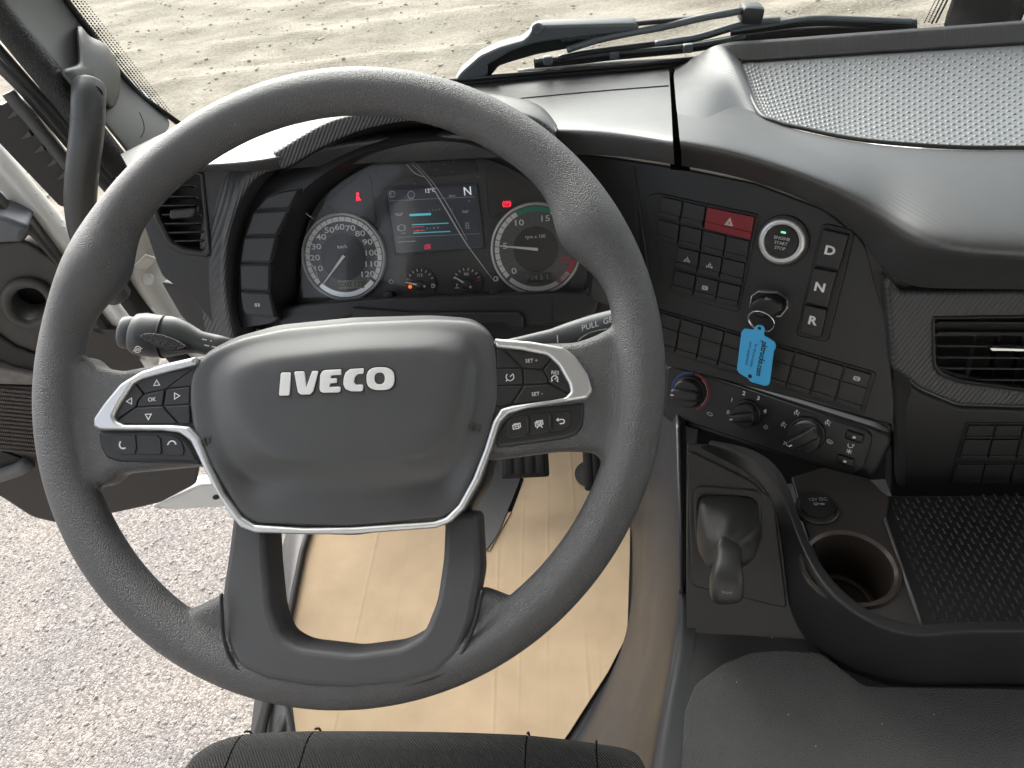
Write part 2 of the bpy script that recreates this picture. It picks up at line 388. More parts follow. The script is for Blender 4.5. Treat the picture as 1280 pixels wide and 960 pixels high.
# white raised letters, each over a thin dark recess
def bz(pts): return [(330 + x * .140625, 440 + y * .140625) for x, y in pts]
L_I = [(152, 192), (164, 184), (236, 182), (242, 190), (230, 378), (220, 387), (142, 390), (136, 380)]
L_V = [(272, 182), (280, 175), (354, 172), (362, 182), (380, 312), (428, 178), (438, 170), (482, 168), (484, 180), (440, 350), (412, 378), (330, 380), (304, 360)]
L_E = [(502, 205), (522, 172), (545, 162), (690, 154), (688, 196), (676, 204), (598, 208), (594, 236), (652, 234), (650, 276), (590, 280), (584, 312), (672, 308), (684, 318), (682, 350), (666, 360), (530, 364), (504, 354), (496, 330)]
L_C = [(712, 230), (728, 182), (768, 152), (890, 145), (886, 186), (874, 194), (838, 196), (808, 222), (800, 266), (818, 292), (874, 290), (886, 302), (880, 342), (864, 350), (772, 350), (726, 330), (706, 286)]
def sup(cx, cy, rx, ry, e=2.7, n=40, tilt_=0.0):
    return [(cx + rx * math.copysign(abs(math.cos(2 * PI * i / n)) ** (2 / e), math.cos(2 * PI * i / n)) + tilt_ * ry * math.sin(2 * PI * i / n), cy + ry * math.copysign(abs(math.sin(2 * PI * i / n)) ** (2 / e), math.sin(2 * PI * i / n))) for i in range(n)]
letters = [[L_I], [L_V], [L_E], [L_C], [sup(1037, 238, 124, 102), sup(1030, 236, 46, 52, 2.4)]]
ZB = .0199
for lt in letters:
    lp = [[WF.px(x, y, ZB) for x, y in bz(l)] for l in lt]
    lp = [round_poly(l, .0006, 2) if len(l) < 30 else l for l in lp]
    cx = sum(p[0] for p in lp[0]) / len(lp[0]); cy = sum(p[1] for p in lp[0]) / len(lp[0])
    grow = [[(cx + (x - cx) + (.0007 if x > cx else -.0007), cy + (y - cy) + (.0007 if y > cy else -.0007)) for x, y in lp[0]]]
    if len(lp) > 1: grow.append([(cx + (x - cx) * .9, cy + (y - cy) * .9) for x, y in lp[1]])
    o = wput('letter', plate(lp, .0022, .0005, 2), M_BADGE, ZB + .0010, pad)
    wput('letter_recess', plate(grow, .0012, 0), M_BLACK, ZB + .0001, pad)
# etched horn marks on the pad's border
def horn(cx, cy, s, rot):
    f = []
    base = [[(-1, .35), (-.3, .3), (.1, .75), (.1, -.75), (-.3, -.3), (-1, -.35)], arc(.35, 0, .45, 0, 360, 10), [(.8, .2), (1.25, .45)], [(-1, .7), (-1, -.7)]]
    x0, y0 = WF.px(cx, cy, .0108)
    for l in base: f.append([(x0 + s * (x * math.cos(rot) - y * math.sin(rot)), y0 + s * (x * math.sin(rot) + y * math.cos(rot))) for x, y in l])
    return strokes(f, .0003, .0004)
wput('horn_symbol', horn(257, 552, .0042, .3), M_BLACK, .0110, pad)
wput('horn_symbol', horn(593, 533, .0042, 2.8), M_BLACK, .0110, pad)
# silver V-shaped trim that runs round both keypads and under the pad
trim_px = [(244, 446), (205, 455), (176, 464), (150, 480), (130, 504), (117, 523), (117, 533), (125, 537), (200, 538), (224, 541), (238, 551), (250, 576), (262, 602), (286, 642), (300, 659), (318, 666), (380, 668), (440, 668), (545, 660), (563, 653), (580, 636), (600, 600), (614, 562), (625, 528), (636, 517), (660, 510), (710, 502), (734, 498), (741, 488), (735, 468), (720, 446), (704, 434), (665, 427), (618, 423),
           (620, 434), (650, 437), (684, 444), (698, 457), (711, 480), (713, 490), (706, 497), (690, 500), (640, 507), (626, 511), (616, 527), (605, 562), (591, 598), (573, 631), (557, 647), (542, 652), (440, 659), (380, 660), (318, 656), (302, 646), (280, 617), (262, 580), (250, 548), (236, 533), (214, 531), (155, 531), (145, 526), (142, 520), (150, 504), (166, 480), (176, 474), (205, 466), (245, 456)]
tr = plate([round_poly(wpoly(trim_px, .0115), .0012, 3)], .009, .0022, 2)
wput('silver_trim', tr, M_SILVER, .0125)
# keypads
def kz1(pts): return [(110 + x / 6.0, 430 + y / 6.0) for x, y in pts]
def kz2(pts): return [(600 + x * .1875, 390 + y * .1875) for x, y in pts]
ZK = .0095
wput('keypad_base', plate([wpoly([(142, 520), (150, 503), (167, 479), (240, 456), (262, 450), (262, 532), (215, 534), (150, 533)], ZK)], .01), M_BLACK, ZK - .0016)
wput('keypad_base', plate([wpoly([(612, 428), (650, 434), (687, 442), (700, 457), (713, 483), (712, 493), (690, 503), (625, 512), (612, 500)], ZK)], .01), M_BLACK, ZK - .0016)
wput('lower_keypad_base', plate([round_poly(wpoly(kz1([(85, 650), (100, 780), (150, 860), (250, 886), (860, 906), (800, 770), (735, 690), (650, 650)]), .006), .003)], .014, .003), M_BTN, .0085)
wput('lower_keypad_base', plate([round_poly(wpoly(kz2([(255, 652), (420, 632), (700, 600), (690, 760), (650, 820), (560, 852), (125, 910), (104, 880), (115, 810), (165, 725)]), .006), .003)], .014, .003), M_BTN, .0085)
def shrink(poly, d):
    """inset a 2-D outline by about d"""
    n = len(poly); A = sum(poly[i][0] * poly[(i + 1) % n][1] - poly[(i + 1) % n][0] * poly[i][1] for i in range(n)); s = 1 if A > 0 else -1; out = []
    for i in range(n):
        p = Vector(poly[i]); a = (p - Vector(poly[i - 1])).normalized(); b = (Vector(poly[(i + 1) % n]) - p).normalized()
        na = Vector((-a.y, a.x)) * s; nb = Vector((-b.y, b.x)) * s; m = (na + nb)
        m = m / max(.35, m.length_squared / 2) / 1.0 * .5 * 2 / 2 if m.length > 1e-6 else na
        q = p + m * d; out.append((q.x, q.y))
    return out
def key(pts, z, marks=None, r=.0012, bev=.0006, rise=.0):
    q = shrink(wpoly(pts, z), .00022)
    o = wput('button', plate([round_poly(q, r, 3)], .004, bev, 2), M_BTN, z + rise)
    cx = sum(p[0] for p in wpoly(pts, z)) / len(pts); cy = sum(p[1] for p in wpoly(pts, z)) / len(pts)
    if marks is not None: wput('symbol', marks, M_WHITE, z + rise + .0001, o)
    return o
def at_px(me, x, y, z, rot=0.0):
    a = WF.px(x, y, z); me.transform(Matrix.Translation((a[0], a[1], 0)) @ Matrix.Rotation(rot, 4, 'Z')); return me
def tri(s, rot): return strokes([[(s * math.cos(rot + k * 2 * PI / 3), s * math.sin(rot + k * 2 * PI / 3)) for k in (0, 1, 2, 3)]], .0006)
key(kz1([(362, 284), (470, 232), (785, 182), (580, 338), (420, 370)]), ZK, at_px(tri(.0026, PI / 2), 196, 479.5, ZK))
key(kz1([(350, 292), (415, 375), (372, 420), (360, 468), (207, 568), (195, 540), (235, 440), (300, 340)]), ZK, at_px(tri(.0026, PI), 162.5, 501.5, ZK))
key(kz1([(424, 378), (572, 344), (556, 460), (368, 468), (378, 425)]), ZK, at_px(text_mesh('OK', .0042), 190, 499.5, ZK, .03))
key(kz1([(588, 342), (765, 320), (760, 450), (568, 460)]), ZK, at_px(tri(.0026, 0), 220.5, 495, ZK))
key(kz1([(592, 332), (800, 176), (790, 312)]), ZK)
key(kz1([(572, 468), (760, 456), (765, 594), (682, 594)]), ZK)
key(kz1([(360, 478), (555, 468), (670, 594), (262, 600), (217, 578)]), ZK, at_px(tri(.0026, -PI / 2), 185.5, 520, ZK))
ph = [arc(0, 0, .0030, 200, 340, 8), [(-.0034, -.0004), (-.0022, -.0014)], [(.0034, -.0004), (.0022, -.0014)]]
ZL = .0088
def flipy(ls): return [[(x, -y) for x, y in l] for l in ls]
key(kz1([(200, 684), (345, 682), (362, 828), (240, 830), (197, 790), (184, 720)]), ZL, at_px(strokes(ph, .0010), 155, 555.5, ZL, -.9), rise=.0006)
key(kz1([(352, 684), (530, 684), (548, 830), (370, 830)]), ZL, rise=.0006)
key(kz1([(535, 684), (640, 684), (700, 722), (726, 800), (712, 838), (552, 832)]), ZL, at_px(strokes(flipy(ph), .0010), 215.5, 556.5, ZL), rise=.0006)
for q in ((352, 735), (540, 755)):
    a, b = kz1([q])[0]; wput('divider', at_px(box_mesh(.0018, .011, .0012, .0005), a + 1, b + 1, ZL, .12), M_BTN, ZL + .0009)
key(kz2([(165, 252), (290, 260), (482, 294), (418, 380), (286, 368)]), ZK, at_px(text_mesh('SET +', .0036), 664.5, 451, ZK, -.02))
key(kz2([(110, 246), (152, 252), (278, 370), (110, 372)]), ZK)
key(kz2([(110, 378), (278, 376), (288, 480), (110, 488)]), ZK, at_px(strokes([arc(0, 0, .0027, 130, 410, 12), [(0, 0), (.0016, .0014)], [(-.003, -.003), (-.0016, -.0016)]], .0006), 637.5, 471, ZK))
key(kz2([(110, 494), (286, 490), (208, 610), (110, 624)]), ZK)
key(kz2([(292, 382), (415, 390), (443, 425), (454, 463), (440, 474), (296, 483)]), ZK)
resm = join_meshes([text_mesh('RES', .0036), strokes([arc(0, -.0042, .0022, -30, 210, 10), [(0, -.0046), (.0012, -.0032)], [(-.0026, -.0062), (-.0012, -.0052)], [(.0026, -.0062), (.0012, -.0052)]], .0006)])
key(kz2([(492, 300), (540, 347), (580, 420), (603, 500), (590, 542), (462, 468), (450, 428), (424, 386)]), ZK, at_px(resm, 694, 466, ZK, -.12))
key(kz2([(298, 492), (455, 480), (585, 550), (560, 578), (470, 590), (218, 610)]), ZK, at_px(text_mesh('SET -', .0036), 671.5, 492.5, ZK, .06))
def card(s): return [[(-s, -.5 * s), (s * .5, -.5 * s), (s * .5, .5 * s), (-s, .5 * s), (-s, -.5 * s)], [(-.6 * s, .5 * s), (-.6 * s, .8 * s), (s, .8 * s), (s, -.2 * s), (.5 * s, -.2 * s)], [(-.7 * s, 0), (.2 * s, 0)]]
key(kz2([(190, 717), (230, 697), (320, 682), (318, 823), (210, 843), (182, 828), (177, 790)]), ZL, at_px(strokes(card(.0026), .0006), 646, 533.5, ZL, .1), rise=.0006)
key(kz2([(330, 681), (468, 663), (464, 804), (328, 824)]), ZL, at_px(strokes(card(.0026) + [[(-.002, -.0028), (.002, .0014)], [(-.002, .0014), (.002, -.0028)]], .0006), 674, 530, ZL, .1), rise=.0006)
key(kz2([(480, 662), (590, 656), (611, 675), (604, 760), (570, 784), (475, 800)]), ZL, at_px(strokes([[(-.0024, .0014), (.0008, .0014)], arc(.0008, 0, .0014, 90, -90, 8), [(.0008, -.0014), (-.0012, -.0014)], [(-.0016, .0024), (-.0028, .0014), (-.0016, .0004)]], .0008), 701.5, 527, ZL, .05), rise=.0006)
for q in ((322, 752), (470, 732)):
    a, b = kz2([q])[0]; wput('divider', at_px(box_mesh(.0018, .011, .0012, .0005), a, b, ZL, -.04), M_BTN, ZL + .0009)

# ================================================================== DASHBOARD
dash = thing('dashboard', 'dark grey moulded truck dashboard with carbon-look edges, switch panels and dotted top tray', 'dashboard', (.2, .35, 1.6))
def fput(F, name, me, m, parent, h=0.0, label=None):
    o = put(name, me, m, parent, F.mat @ Matrix.Translation((0, 0, h)))
    if label: o['label'] = label
    return o
def fpoly(F, pts, h=0.0, r=0.0, k=4):
    q = [F.px(x, y, h) for x, y in pts]
    return round_poly(q, r, k) if r else q
def at_f(F, me, x, y, h=0.0, rot=0.0):
    a = F.px(x, y, h); me.transform(Matrix.Translation((a[0], a[1], 0)) @ Matrix.Rotation(rot, 4, 'Z')); return me
def rad(d): return math.radians(d)
def tilted(o, yaw, lean):
    """panel frame through o, turned yaw degrees to the driver and leaning back by lean degrees"""
    s, t = rad(yaw), rad(lean)
    return Frame(o, (math.cos(s), -math.sin(s), 0), Vector((0, 0, 1)) * math.cos(t) + Vector((math.sin(s), math.cos(s), 0)) * math.sin(t))
CLF = tilted(onY(552, 285, .36), 3, 30)         # instrument face
SWF = tilted(onY(950, 400, .27), 30, 18)        # switch panel
VF = tilted(onY(1165, 430, .19), 9, 20)         # centre vent stack
LF = tilted(onY(250, 290, .33), -6, 20)         # left fascia
DTo = onY(770, 167, .30); DTb = onY(700, 92, .62); DT = Frame(DTo, (1, 0, 0), (0, DTb.y - DTo.y, DTb.z - DTo.z))
# --- top pad, driver side
back = [(150, 192), (228, 151), (340, 132), (450, 117), (575, 103), (700, 92), (770, 87), (836, 82)]
mid = [(157, 204), (240, 180), (330, 172), (450, 150), (575, 138), (695, 130), (770, 128), (839, 130)]
front = [(162, 214), (262, 204), (330, 202), (440, 172), (575, 165), (690, 160), (770, 163), (841, 175)]
r0 = [DT.pw(*p) for p in back]; r1 = [DT.pw(*p) for p in mid]; r2 = [DT.pw(*p) for p in front]
lip = [(162, 216), (262, 209), (330, 208), (440, 190), (575, 186), (712, 180), (772, 182), (842, 191)]
lip2 = [(162, 220), (262, 214), (330, 214), (440, 205), (575, 200), (724, 193), (772, 195), (843, 206)]
r3 = [onY(*p, DT.pw(*q).y + .004) for p, q in zip(lip, front)]; r4 = [onY(*p, DT.pw(*q).y + .012) for p, q in zip(lip2, front)]
r5 = [p + Vector((0, .03, -.004)) for p in r4]
rb = [p + Vector((0, .006, -.03)) for p in r0]
put('top_pad', toward(loft([rb, r0, r1, r2, r3, r4, r5], 3, crease_rows={1: .8, 3: .35, 5: .8})), M_CARB, dash)
sm = [DT.pw(*p, .0006) for p in [(600, 128), (700, 118), (770, 112), (836, 107)]]
put('pad_seam', tube_mesh(smooth_poly(sm, 6, False), .0007, 6), M_DARK, dash)
put('windscreen_channel', tube_mesh([DT.pw(*p, .003) for p in [(560, 105), (640, 98), (720, 91), (800, 85), (905, 74)]], .005, 8), M_RUBBER, dash)
put('windscreen_channel', tube_mesh([DT.pw(*p, .006) + Vector((0, .012, 0)) for p in [(560, 105), (640, 98), (720, 91), (800, 85), (905, 74)]], .003, 8), M_DARK, dash)
# --- hood over the instruments
lo_ = [(352, 212), (366, 207), (392, 190), (426, 173), (460, 160), (503, 152), (540, 150), (590, 154), (640, 164), (680, 178), (705, 196)]
hi_ = [(345, 193), (362, 180), (392, 161), (417, 148), (450, 141), (500, 135), (540, 134), (590, 134), (640, 138), (675, 147), (694, 168)]
bk_ = [(338, 184), (352, 170), (376, 154), (404, 140), (440, 128), (500, 120), (545, 117), (600, 118), (648, 124), (680, 135), (697, 160)]
HO = .080
h0 = [CLF.pw(*p, HO - .03) + Vector((0, 0, .004)) for p in lo_]; h1 = [CLF.pw(*p, HO) for p in lo_]; h2 = [CLF.pw(*p, HO + .006) for p in hi_]
h3 = [(CLF.pw(*p, HO - .03) * .45 + DT.pw(*p, .012) * .55) for p in bk_]; h4 = [DT.pw(*p, -.006) + Vector((0, .01, 0)) for p in bk_]
put('instrument_hood', toward(loft([h0, h1, h2, h3, h4], 3, crease_rows={1: .8, 2: .5})), M_CARBF, dash)
# --- binnacle ring: grey band between the hood and the instrument face, five push buttons on its left
ring_in = [(352, 402), (341, 380), (336, 350), (336, 330), (344, 296), (358, 262), (381, 234), (409, 214), (445, 194), (480, 183), (529, 174), (580, 176), (630, 190), (672, 214), (706, 250), (730, 292), (741, 330), (742, 352), (736, 372)]
ring_out = [(300, 410), (293, 385), (289, 350), (289, 327), (296, 287), (310, 248), (324, 221), (375, 207), (430, 181), (479, 166), (529, 160), (585, 162), (640, 174), (690, 200), (726, 238), (752, 286), (768, 330), (772, 356), (768, 384)]
face = [(352, 400), (372, 378), (376, 352), (376, 335), (379, 300), (388, 268), (405, 243), (432, 222), (462, 206), (492, 196), (535, 190), (580, 191), (628, 204), (665, 226), (696, 258), (720, 294), (733, 326), (735, 348), (728, 364)]
HB = .048
o_ = [CLF.pw(*p, HB - .012) for p in ring_out]; oo = [CLF.pw(*p, HB - .05) for p in ring_out]
i_ = [CLF.pw(*p, HB) for p in ring_in]; m_ = [(a * .5 + b * .5) + CLF.n * .004 for a, b in zip(o_, i_)]
put('binnacle_ring', toward(loft([oo, o_, m_, i_], 2, crease_rows={1: .9, 3: .9})), M_DASH, dash)
fw = [CLF.pw(*p, -.002) for p in face]; iw = [p - CLF.n * .0005 for p in i_]; mw_ = [a * .5 + b * .5 for a, b in zip(fw, iw)]
put('binnacle_wall', toward(loft([iw, mw_, fw], 2)), M_BLACK, dash)
hw = [CLF.pw(*p, HO - .03) + Vector((0, 0, .003)) for p in lo_]
gap = [CLF.pw(x, y, HB - .03) for x, y in [(340, 226), (362, 222), (392, 205), (428, 186), (462, 174), (503, 166), (540, 163), (590, 166), (640, 176), (680, 192), (706, 214)]]
put('hood_underside', toward(loft([h1, [a * .5 + b * .5 for a, b in zip(hw, gap)], gap], 2)), M_BLACK, dash)
# push buttons on the binnacle's left
RB = CLF.up(HB - .004)
def bz3(pts): return [(240 + x * .28137, 130 + y * .28125) for x, y in pts]
btn5 = [[(285, 470), (330, 415), (400, 388), (478, 376), (435, 462)], [(272, 482), (432, 470), (378, 580), (238, 584)], [(232, 594), (376, 590), (350, 704), (216, 702)], [(214, 714), (346, 714), (345, 832), (218, 824)], [(216, 836), (346, 840), (372, 950), (240, 936), (228, 915)]]
for k, b in enumerate(btn5):
    q = fpoly(RB, bz3(b), .012)
    o = fput(RB, 'push_button', plate([round_poly(shrink(q, .0004), .003, 4)], .012, .0018, 2), M_DASH, dash, .013)
    fput(RB, 'button_gap', plate([round_poly(shrink(q, -.0012), .003, 4)], .006, 0), M_BLACK, dash, .0105)
    if k == 4:
        fput(RB, 'fog_lamp_symbol', at_f(RB, strokes([arc(-.001, 0, .0018, 90, 270, 8) + [(-.001, -.0018)], [(-.001, .0018), (-.001, -.0018)]] + [[(.0006, y), (.003, y - .0004)] for y in (.0012, .0, -.0012)] + [[(.0016, .002), (.0022, -.002)]], .0006), *bz3([(290, 893)])[0], .013), M_WHITE, o, .0132)
# carbon flank that frames the binnacle on the left
fo = [(333, 186), (296, 203), (282, 243), (272, 285), (270, 327), (271, 369), (275, 404), (283, 440)]
fr = [(345, 200), (308, 212), (290, 248), (279, 288), (275, 327), (276, 366), (281, 404), (290, 440)]
fi = [(357, 211), (324, 214), (299, 250), (287, 290), (282, 327), (283, 363), (289, 402), (298, 440)]
f0 = [LF.pw(*p, .004) for p in fo]; f1 = [LF.pw(*p, .020) for p in fr]; f2 = [LF.pw(*p, .018) for p in fi]; f3 = [p - LF.n * .05 + Vector((.012, 0, 0)) for p in f2]
fm = [LF.pw(*p, -.004) - Vector((.02, 0, 0)) for p in fo]
put('binnacle_flank', toward(loft([fm, f0, f1, f2, f3], 3, crease_rows={3: .8})), M_CARBF, dash)
# --- left fascia with its vent
def lz(pts): return [(x * .3125, 200 + y * .3125) for x, y in pts]
vent_hole = lz([(618, 60), (790, 60), (800, 64), (826, 350), (812, 362), (740, 350), (688, 322), (640, 230)])
fas = [(188, 196), (262, 204), (300, 203), (276, 260), (272, 327), (278, 404), (288, 432), (283, 427), (240, 372), (203, 346), (196, 330), (176, 270)]
fput(LF, 'left_fascia', plate([fpoly(LF, fas, 0, .004), fpoly(LF, vent_hole, 0, .004)], .03, .002), M_DASH, dash, 0)
fr_o = lz([(600, 40), (800, 40), (816, 50), (850, 370), (835, 388), (730, 380), (672, 345), (612, 225)])
fput(LF, 'vent_frame', plate([fpoly(LF, fr_o, 0, .006), fpoly(LF, vent_hole, 0, .004)], .012, .003), M_DASH, dash, .003)
fput(LF, 'vent_back', plate([fpoly(LF, fr_o, -.03)], .004, 0), M_BLACK, dash, -.034)
slx = [((640, 104), (778, 104)), ((640, 150), (786, 149)), ((644, 186), (790, 184)), ((655, 222), (800, 220)), ((665, 258), (806, 255)), ((672, 294), (815, 290)), ((694, 328), (822, 324))]
for a, b in slx:
    pa = LF.pw(*lz([a])[0], -.006); pb = LF.pw(*lz([b])[0], -.006); c = (pa + pb) / 2; L = (pb - pa).length
    put('vent_slat', box_mesh(L, .0016, .012, .0006), M_DASH, dash, Matrix.Translation(c) @ LF.mat.to_3x3().to_4x4() @ Matrix.Rotation(math.atan2((pb - pa).dot(LF.v), (pb - pa).dot(LF.u)), 4, 'Z') @ Matrix.Rotation(rad(-18), 4, 'X'))
fput(LF, 'vent_tab', plate([fpoly(LF, lz([(682, 200), (782, 190), (786, 205), (770, 230), (684, 236), (678, 222)]), .004, .002)], .012, .002), M_DASH, dash, .006)
# lower side panel of the dash, left of the column
low = fpoly(LF, [(204, 350), (240, 358), (275, 382), (290, 410), (330, 420), (340, 470), (300, 470), (262, 428), (228, 392)], -.02, .004)
fput(LF, 'lower_side_panel', plate([low], .03, .003), mat('brown_plastic', (.040, .036, .034), .55, bump=('fine', 1400, .2, .0003)), dash, -.012)
# --- under the instruments: sill, column surround
CL2 = CLF
fput(CLF, 'binnacle_sill', plate([fpoly(CLF, [(345, 386), (380, 379), (480, 372), (640, 367), (730, 364), (748, 352), (752, 372), (744, 398), (720, 405), (655, 408), (652, 394), (440, 396), (350, 420)], .03, .004)], .04, .004), M_DARK, dash, .030)
fput(CLF, 'sill_ledge', plate([fpoly(CLF, [(440, 384), (520, 390), (648, 389), (655, 396), (655, 412), (640, 412), (630, 404), (440, 404)], .036, .002)], .02, .003), M_DARK, dash, .036)
fput(CLF, 'sill_seam', at_f(CLF, box_mesh(.0008, .022, .001), 690, 388, .03, -.05), M_BLACK, dash, .0304)
fput(CLF, 'binnacle_back', plate([fpoly(CLF, [(330, 180), (480, 150), (600, 150), (700, 190), (780, 280), (790, 400), (500, 430), (320, 430), (310, 300)], -.012)], .004), M_BLACK, dash, -.012)
fput(CLF, 'knee_panel', plate([fpoly(CLF, [(290, 400), (740, 385), (735, 440), (640, 560), (400, 560)], -.03)], .01, 0), M_BLACK, dash, -.03)
fput(CLF, 'binnacle_side', plate([fpoly(CLF, [(738, 330), (775, 326), (790, 352), (786, 392), (742, 398)], .01, .003)], .05, .003), M_DARK, dash, .012)
fput(CLF, 'side_seam', at_f(CLF, box_mesh(.03, .0008, .001), 757, 353, .012, .08), M_BLACK, dash, .0124)
# --- switch panel: base plate, then each switch
def sz(pts): return [(780 + x * .28125, 200 + y * .28125) for x, y in pts]
def cz(pts): return [(800 + x * .265625, 360 + y * .265625) for x, y in pts]
base_px = [(715, 192), (760, 196), (850, 210), (944, 229), (1031, 262), (1074, 296), (1096, 330), (1106, 366), (1112, 430), (1117, 512), (1116, 532), (1000, 500), (835, 458), (820, 445), (790, 420), (760, 410), (740, 330)]
# the panel behind the wheel rim carries on to the binnacle
fput(SWF, 'switch_panel', plate([fpoly(SWF, base_px, 0, .003)], .02, .002), M_DASH, dash, 0)
fput(SWF, 'panel_bevel', plate([fpoly(SWF, [(790, 208), (793, 207), (797, 235), (806, 300), (812, 345), (822, 380), (816, 382), (803, 345), (797, 300)], .001, .001)], .004, .0015), M_BLACK, dash, .0012)
up_px = sz([(96, 172), (118, 150), (170, 148), (300, 178), (590, 238), (600, 250), (512, 668), (500, 676), (350, 636), (200, 590), (176, 560), (150, 400)])
fput(SWF, 'switch_block', plate([fpoly(SWF, up_px, .001, .004)], .006, .0012), M_DASH, dash, .0015)
inn = sz([(162, 150), (372, 200), (590, 242), (508, 662), (205, 580), (236, 380), (140, 360)])
fput(SWF, 'switch_recess', plate([fpoly(SWF, inn, .002)], .004, 0), M_BLACK, dash, .0019)
def rocker(F, quad, h, name='rocker_switch', m=None, marks=None, ridge=(.70, .86), rise=.0035, label=None, top=0.0):
    q = [Vector(F.px(x, y, h)) for x, y in quad]      # TL, TR, BR, BL
    pl = plate([round_poly(shrink([tuple(p) for p in q], .0003), .0007, 2)], .006, .0006, 1)
    ms = [pl]
    pl.transform(Matrix.Translation((0, 0, rise)))
    bars = []
    rr = ridge if isinstance(ridge[0], tuple) else (ridge,)
    for a, b in rr:
        pa = q[0].lerp(q[3], a); pb = q[1].lerp(q[2], a); pc = q[1].lerp(q[2], b); pd = q[0].lerp(q[3], b)
        br = plate([shrink([tuple(p) for p in (pa, pb, pc, pd)], .0004)], .002, .0007, 1); br.transform(Matrix.Translation((0, 0, rise + .0018))); ms.append(br)
    me = join_meshes(ms); sharp(me, 35)
    o = fput(F, name, me, m or M_BTN, dash, h, label)
    if marks: fput(F, 'symbol', at_f(F, strokes(marks[0], .0006), marks[1], marks[2], h + rise), M_WHITE, o, h + rise + .0001)
    return o
HS = .0022
sw = {'a1': [(172, 160), (264, 182), (250, 276), (157, 252)], 'a2': [(270, 183), (366, 205), (352, 300), (256, 277)],
      'b1': [(158, 264), (250, 286), (240, 374), (146, 352)], 'b2': [(256, 288), (350, 310), (340, 402), (246, 378)], 'b3': [(357, 312), (455, 334), (443, 427), (347, 404)], 'b4': [(461, 338), (560, 358), (545, 452), (448, 430)],
      'c1': [(244, 387), (338, 408), (326, 496), (232, 473)], 'c2': [(345, 411), (438, 432), (425, 522), (332, 499)], 'c3': [(445, 435), (540, 456), (528, 550), (432, 525)],
      'd1': [(228, 488), (322, 510), (308, 598), (212, 573)], 'd2': [(328, 513), (422, 536), (408, 626), (316, 601)], 'd3': [(428, 540), (522, 560), (505, 652), (412, 629)]}
axle = [[(-.003, -.0022), (-.003, .0005)], [(.003, -.0022), (.003, .0005)], [(-.003, -.0008), (.003, -.0008)], [(-.0012, .0), (-.0012, .002), (.0012, .002), (.0012, 0)], [(0, .0026), (0, .0042)]]
esp = [arc(0, 0, .0022, 0, 360, 14), arc(0, 0, .0031, 130, 230, 6), arc(0, 0, .0031, -50, 50, 6), [(-.001, -.001), (.0002, .0012), (.001, -.001)]]
mk = {'c1': (axle, *sz([(280, 446)])[0]), 'c2': (axle, *sz([(380, 472)])[0]), 'd2': (esp, *sz([(360, 568)])[0])}
for k, q in sw.items(): rocker(SWF, sz(q), HS, marks=mk.get(k))
M_RED = mat('hazard_red', (.22, .010, .016), .42)
rocker(SWF, sz([(374, 208), (582, 250), (565, 352), (361, 302)]), HS, 'hazard_switch', M_RED, ([[(-.0042, -.003), (.0042, -.003), (0, .0042), (-.0042, -.003)], [(-.0022, -.0018), (.0022, -.0018), (0, .002), (-.0022, -.0018)]], *sz([(468, 277)])[0]), ridge=(.66, .78), label='dark red hazard warning switch with a white triangle')
# start button
c = SWF.px(978.5, 300.8); sb_m = SWF.mat @ Matrix.Translation((c[0], c[1], 0))
put('start_button_well', lathe_mesh([(.0268, .0), (.0268, .0022), (.0262, .0028), (.0246, .0028)], 64), M_DARK, dash, sb_m)
put('start_button_ring', lathe_mesh([(.0170, .0045), (.0182, .0062), (.0205, .0068), (.0228, .0060), (.0242, .0042), (.0246, .0015)], 64, closed=False), M_SILVER, dash, sb_m)
stb = put('start_button', lathe_mesh([(.0172, .001), (.0172, .0048), (.0162, .0060), (.012, .0052), (.004, .0048), (0, .0048)], 56), M_BLACK, dash, sb_m)
def spot(x, y, h, rot=0): a = SWF.px(x, y, h); return SWF.mat @ Matrix.Translation((a[0], a[1], h)) @ Matrix.Rotation(rot, 4, 'Z')
put('button_light', box_mesh(.0050, .0018, .0006, .0003), mat('green_led', (.05, .5, .1), .4, emit=(.10, .85, .22, .6)), stb, sb_m @ Matrix.Translation((0, .0098, .0058)))
for k, s in enumerate(('ENGINE', 'START', 'STOP')):
    put('lettering', text_mesh(s, .0046), mat('lit_mark', (.6, .6, .6), .6), stb, sb_m @ Matrix.Translation((0, .0035 - k * .0052, .0062)))
# gear selector
g_px = sz([(878, 288), (905, 282), (1016, 308), (1026, 330), (912, 796), (892, 808), (772, 782), (766, 764)])
fput(SWF, 'selector_frame', plate([fpoly(SWF, g_px, .001, .003)], .006, .0015), M_BLACK, dash, .0022)
for s, q, tp in (('D', [(886, 306), (1002, 332), (955, 490), (846, 468)], (915, 404)), ('N', [(842, 477), (948, 498), (906, 656), (806, 634)], (870, 567)), ('R', [(802, 642), (905, 664), (876, 792), (780, 768)], (837, 715))):
    qq = fpoly(SWF, sz(q), .006)
    o = fput(SWF, 'gear_button', plate([round_poly(shrink(qq, .0003), .0015, 3)], .009, .0014, 2), M_BTN, dash, .0075, 'gear button marked ' + s)
    fput(SWF, 'lettering', at_f(SWF, text_mesh(s, .0125, .0003, sx=1.15, weight=.0004), *sz([tp])[0], .0075), M_WHITE, o, .0077)
    if s != 'N':
        fput(SWF, 'finger_dish', at_f(SWF, strokes([arc(0, 0, .0078, 20, 160, 12) if s == 'D' else arc(0, 0, .0078, 200, 340, 12)], .0008, .0006), *sz([tp])[0], .0075), M_DASH, o, .0077)
